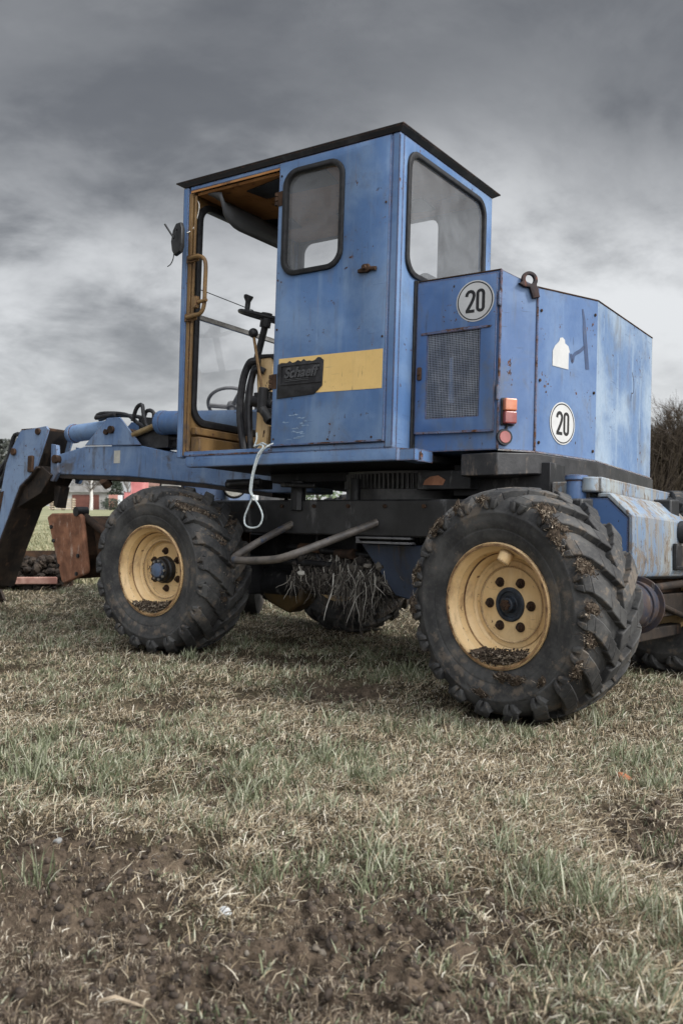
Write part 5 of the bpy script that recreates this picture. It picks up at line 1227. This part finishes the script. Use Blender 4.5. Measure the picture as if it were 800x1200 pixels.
# corrugated wall seen in the gap under the cab
b = MB(); n = 120; V = []; F = []
for i in range(n + 1):
    u = i / n; xx = -2.75 + 1.85 * u
    for z in (0, 1.42): V.append((xx, 24 + .03 * math.sin(i * 1.26), z))
for i in range(n): F.append((2 * i, 2 * i + 2, 2 * i + 3, 2 * i + 1))
b.add(V, F); o = b.build('corrugated_wall', rough_mat('grey_corrugated', (.42, .42, .41), (.56, .56, .55), 1.5, .7, .2), angle=60); sm = o.modifiers.new('s', 'SOLIDIFY'); sm.thickness = .02
tag(o, 'low grey corrugated sheet wall visible in the gap under the cab', 'wall')
# small blue tractor parked behind the machine
T = Matrix.Translation((-1.10, 8.75, gz(-1.10, 8.75))) @ Matrix.Rotation(R(268), 4, 'Z')
tr = empty('tractor', T); tag(tr, 'small blue tractor parked behind the excavator, its steering wheel showing through the cab', 'tractor')
TB = paint('tractor_paint', (.10, .15, .27), (.19, .24, .33), rust=.5, fade=.8, seed=20.)
b = MB(); b.hexa([(-.28, -.22, .6), (1.0, -.20, .6), (1.0, .20, .6), (-.28, .22, .6), (-.28, -.24, 1.50), (1.0, -.17, 1.20), (1.0, .17, 1.20), (-.28, .24, 1.50)]); b.build('bonnet', TB, tr, T, .06, seg=3)
b = MB(); b.hexa([(-.45, -.25, 1.2), (-.28, -.25, 1.2), (-.28, .25, 1.2), (-.45, .25, 1.2), (-.42, -.22, 1.66), (-.30, -.22, 1.60), (-.30, .22, 1.60), (-.42, .22, 1.66)]); b.build('cowl', TB, tr, T, .04, seg=3)
for s in (-1, 1):
    b = MB(); b.prism([(-1.15, 1.05), (-1.10, 1.45), (-.85, 1.72), (-.55, 1.74), (-.35, 1.5), (-.42, 1.5), (-.58, 1.67), (-.83, 1.65), (-1.04, 1.42), (-1.09, 1.05)], s * .28 - .12, s * .28 + .12, gx_); b.build('fender', TB, tr, T, .01)
    b = MB(); b.revolve([(-.10, .35), (-.12, .55), (-.09, .70), (.09, .70), (.12, .55), (.10, .35)], 40); b.revolve([(-.05, .36), (-.05, .0005)], 32); link('rear_wheel', b.mesh('rear_wheel', M['rubber'], 40), tr, T @ Matrix.Translation((-.75, s * .42, .70)))
    b = MB(); b.revolve([(-.07, .18), (-.08, .28), (-.05, .36), (.05, .36), (.08, .28), (.07, .18)], 32); b.revolve([(-.04, .19), (-.04, .0005)], 24); link('front_wheel', b.mesh('front_wheel', M['rubber'], 40), tr, T @ Matrix.Translation((.75, s * .38, .36)))
    b = MB(); b.cyl((.92, s * .26, 1.07), (1.03, s * .26, 1.07), .085, .095, 24); hl = b.build('headlight', M['greasy'], tr, T)
    b = MB(); b.cyl((1.031, s * .26, 1.07), (1.045, s * .26, 1.07), .084, .075, 24); b.build('headlight_lens', M['lampglass'], hl, T)
ST = T @ Matrix.Translation((-.46, .02, 1.90)) @ Matrix.Rotation(R(-38), 4, 'Y')
b = MB(); b.tube([(.235 * math.cos(a), .235 * math.sin(a), 0) for a in np.linspace(0, 2 * PI, 41)[:-1]], .017, 8, True)
for a in (.5, 2.6, 4.7): b.tube([(0, 0, -.03), (.235 * math.cos(a), .235 * math.sin(a), 0)], .022, 6)
b.cyl((0, 0, -.5), (0, 0, -.02), .025); b.cyl((0, 0, -.05), (0, 0, .01), .05)
b.build('steering_wheel', rough_mat('grey_wheel', (.10, .10, .105), (.17, .17, .175), 8, .6), tr, ST)
b = MB(); b.box(-1.15, -.75, -.15, .15, 1.15, 1.25); b.box(-1.2, -1.13, -.15, .15, 1.2, 1.6); b.build('seat', M['seat'], tr, T, .03)
b = MB(); b.box(-1.0, .95, -.15, .15, .4, .62); b.box(-.85, -.65, -.4, .4, .6, .8); b.box(.67, .83, -.36, .36, .31, .41); b.box(-1.1, -.6, -.14, .14, .7, 1.15); b.build('frame', M['greasy'], tr, T, .02)

# ------------------------------------------------------------------ sky, sun, camera
w = bpy.data.worlds.new('World'); scene.world = w; w.use_nodes = True
t = NT(w.node_tree); out = w.node_tree.nodes['World Output']; bg = w.node_tree.nodes['Background']
SUN_EL, SUN_AZ = 40, 118        # azimuth clockwise from +Y (view direction)
sund = Vector((math.sin(R(SUN_AZ)) * math.cos(R(SUN_EL)), math.cos(R(SUN_AZ)) * math.cos(R(SUN_EL)), math.sin(R(SUN_EL))))
co = t.new('ShaderNodeTexCoord').outputs['Generated']
sep = t.new('ShaderNodeSeparateXYZ'); t.l.new(co, sep.inputs[0]); X, Y, Z = sep.outputs
zc = t.math('ADD', t.math('MAXIMUM', Z, 0.0), .42)
cb = t.new('ShaderNodeCombineXYZ'); t.put(cb.inputs[0], t.math('DIVIDE', X, zc)); t.put(cb.inputs[1], t.math('DIVIDE', Y, zc)); cb.inputs[2].default_value = 8.9
pv = cb.outputs[0]
rot = t.new('ShaderNodeMapping'); t.l.new(pv, rot.inputs[0]); rot.inputs['Rotation'].default_value = (0, 0, R(24)); rot.inputs['Scale'].default_value = (1.0, 1.12, 1)
n1 = t.noise(rot.outputs[0], 1.35, 10, .56, .30); rot2 = t.new('ShaderNodeMapping'); t.l.new(pv, rot2.inputs[0]); rot2.inputs['Rotation'].default_value = (0, 0, R(-38)); rot2.inputs['Scale'].default_value = (1.0, 1.25, 1)
n2 = t.noise(rot2.outputs[0], 4.2, 9, .60, .25)
cl = t.math('ADD', t.math('MULTIPLY', n1, .62), t.math('MULTIPLY', n2, .38))
c = t.mix(t.ramp(cl, .37, .62), (.120, .124, .132), (.56, .57, .58))
hz = t.ramp(Z, .0, .24, 1.0, 0.0)
c = t.mix(t.math('MULTIPLY', hz, .62), c, (.48, .488, .496))
c = t.mix(t.ramp(t.math('ADD', Z, t.math('MULTIPLY', t.math('SUBTRACT', n2, .5), .35)), .22, .46, 0., .80), c, (.088, .092, .100))
dt = t.new('ShaderNodeVectorMath', operation='DOT_PRODUCT'); t.l.new(co, dt.inputs[0]); bd = Vector((.30, -.42, .86)).normalized(); dt.inputs[1].default_value = bd
boost = t.ramp(dt.outputs['Value'], .34, .90, 1.0, 11.0)  # bright sky patch added overhead behind the camera, out of frame, for light
vs = t.new('ShaderNodeVectorMath', operation='SCALE'); t.l.new(c, vs.inputs[0]); t.l.new(boost, vs.inputs['Scale'])
t.l.new(vs.outputs[0], bg.inputs[0]); bg.inputs[1].default_value = .64
sk = t.new('ShaderNodeTexSky', sky_type='NISHITA'); sk.sun_disc = False; sk.sun_elevation = R(SUN_EL); sk.sun_rotation = R(SUN_AZ)
bg2 = t.new('ShaderNodeBackground'); t.l.new(sk.outputs[0], bg2.inputs[0]); bg2.inputs[1].default_value = .05
ms = t.new('ShaderNodeMixShader'); ms.inputs[0].default_value = .93; t.l.new(bg2.outputs[0], ms.inputs[1]); t.l.new(bg.outputs[0], ms.inputs[2]); t.l.new(ms.outputs[0], out.inputs[0])
ld = bpy.data.lights.new('sun', 'SUN'); ld.energy = 1.5; ld.angle = R(10); ld.color = (1, .965, .91)
lo = bpy.data.objects.new('sun', ld); COL.objects.link(lo); lo.rotation_euler = sund.to_track_quat('Z', 'Y').to_euler()

cd = bpy.data.cameras.new('camera'); cam = bpy.data.objects.new('camera', cd); COL.objects.link(cam); scene.camera = cam
cam.location = (0, 0, .96); cam.rotation_euler = (PI / 2 - .0072, 0, 0)
cd.sensor_fit = 'VERTICAL'; cd.sensor_height = 36; cd.sensor_width = 24; cd.lens = 1105.02 / 1200 * 36
cd.clip_start = .05; cd.clip_end = 2000
cd.dof.use_dof = True; cd.dof.focus_distance = 4.7; cd.dof.aperture_fstop = 5.0
vs_ = scene.view_settings; scene.display_settings.display_device = 'sRGB'; vs_.view_transform = 'Standard'; vs_.look = 'None'; vs_.exposure = 1.2; vs_.gamma = 1
vs_.use_curve_mapping = False
scene.cycles.max_bounces = 8; scene.cycles.transparent_max_bounces = 12; scene.cycles.use_denoising = True
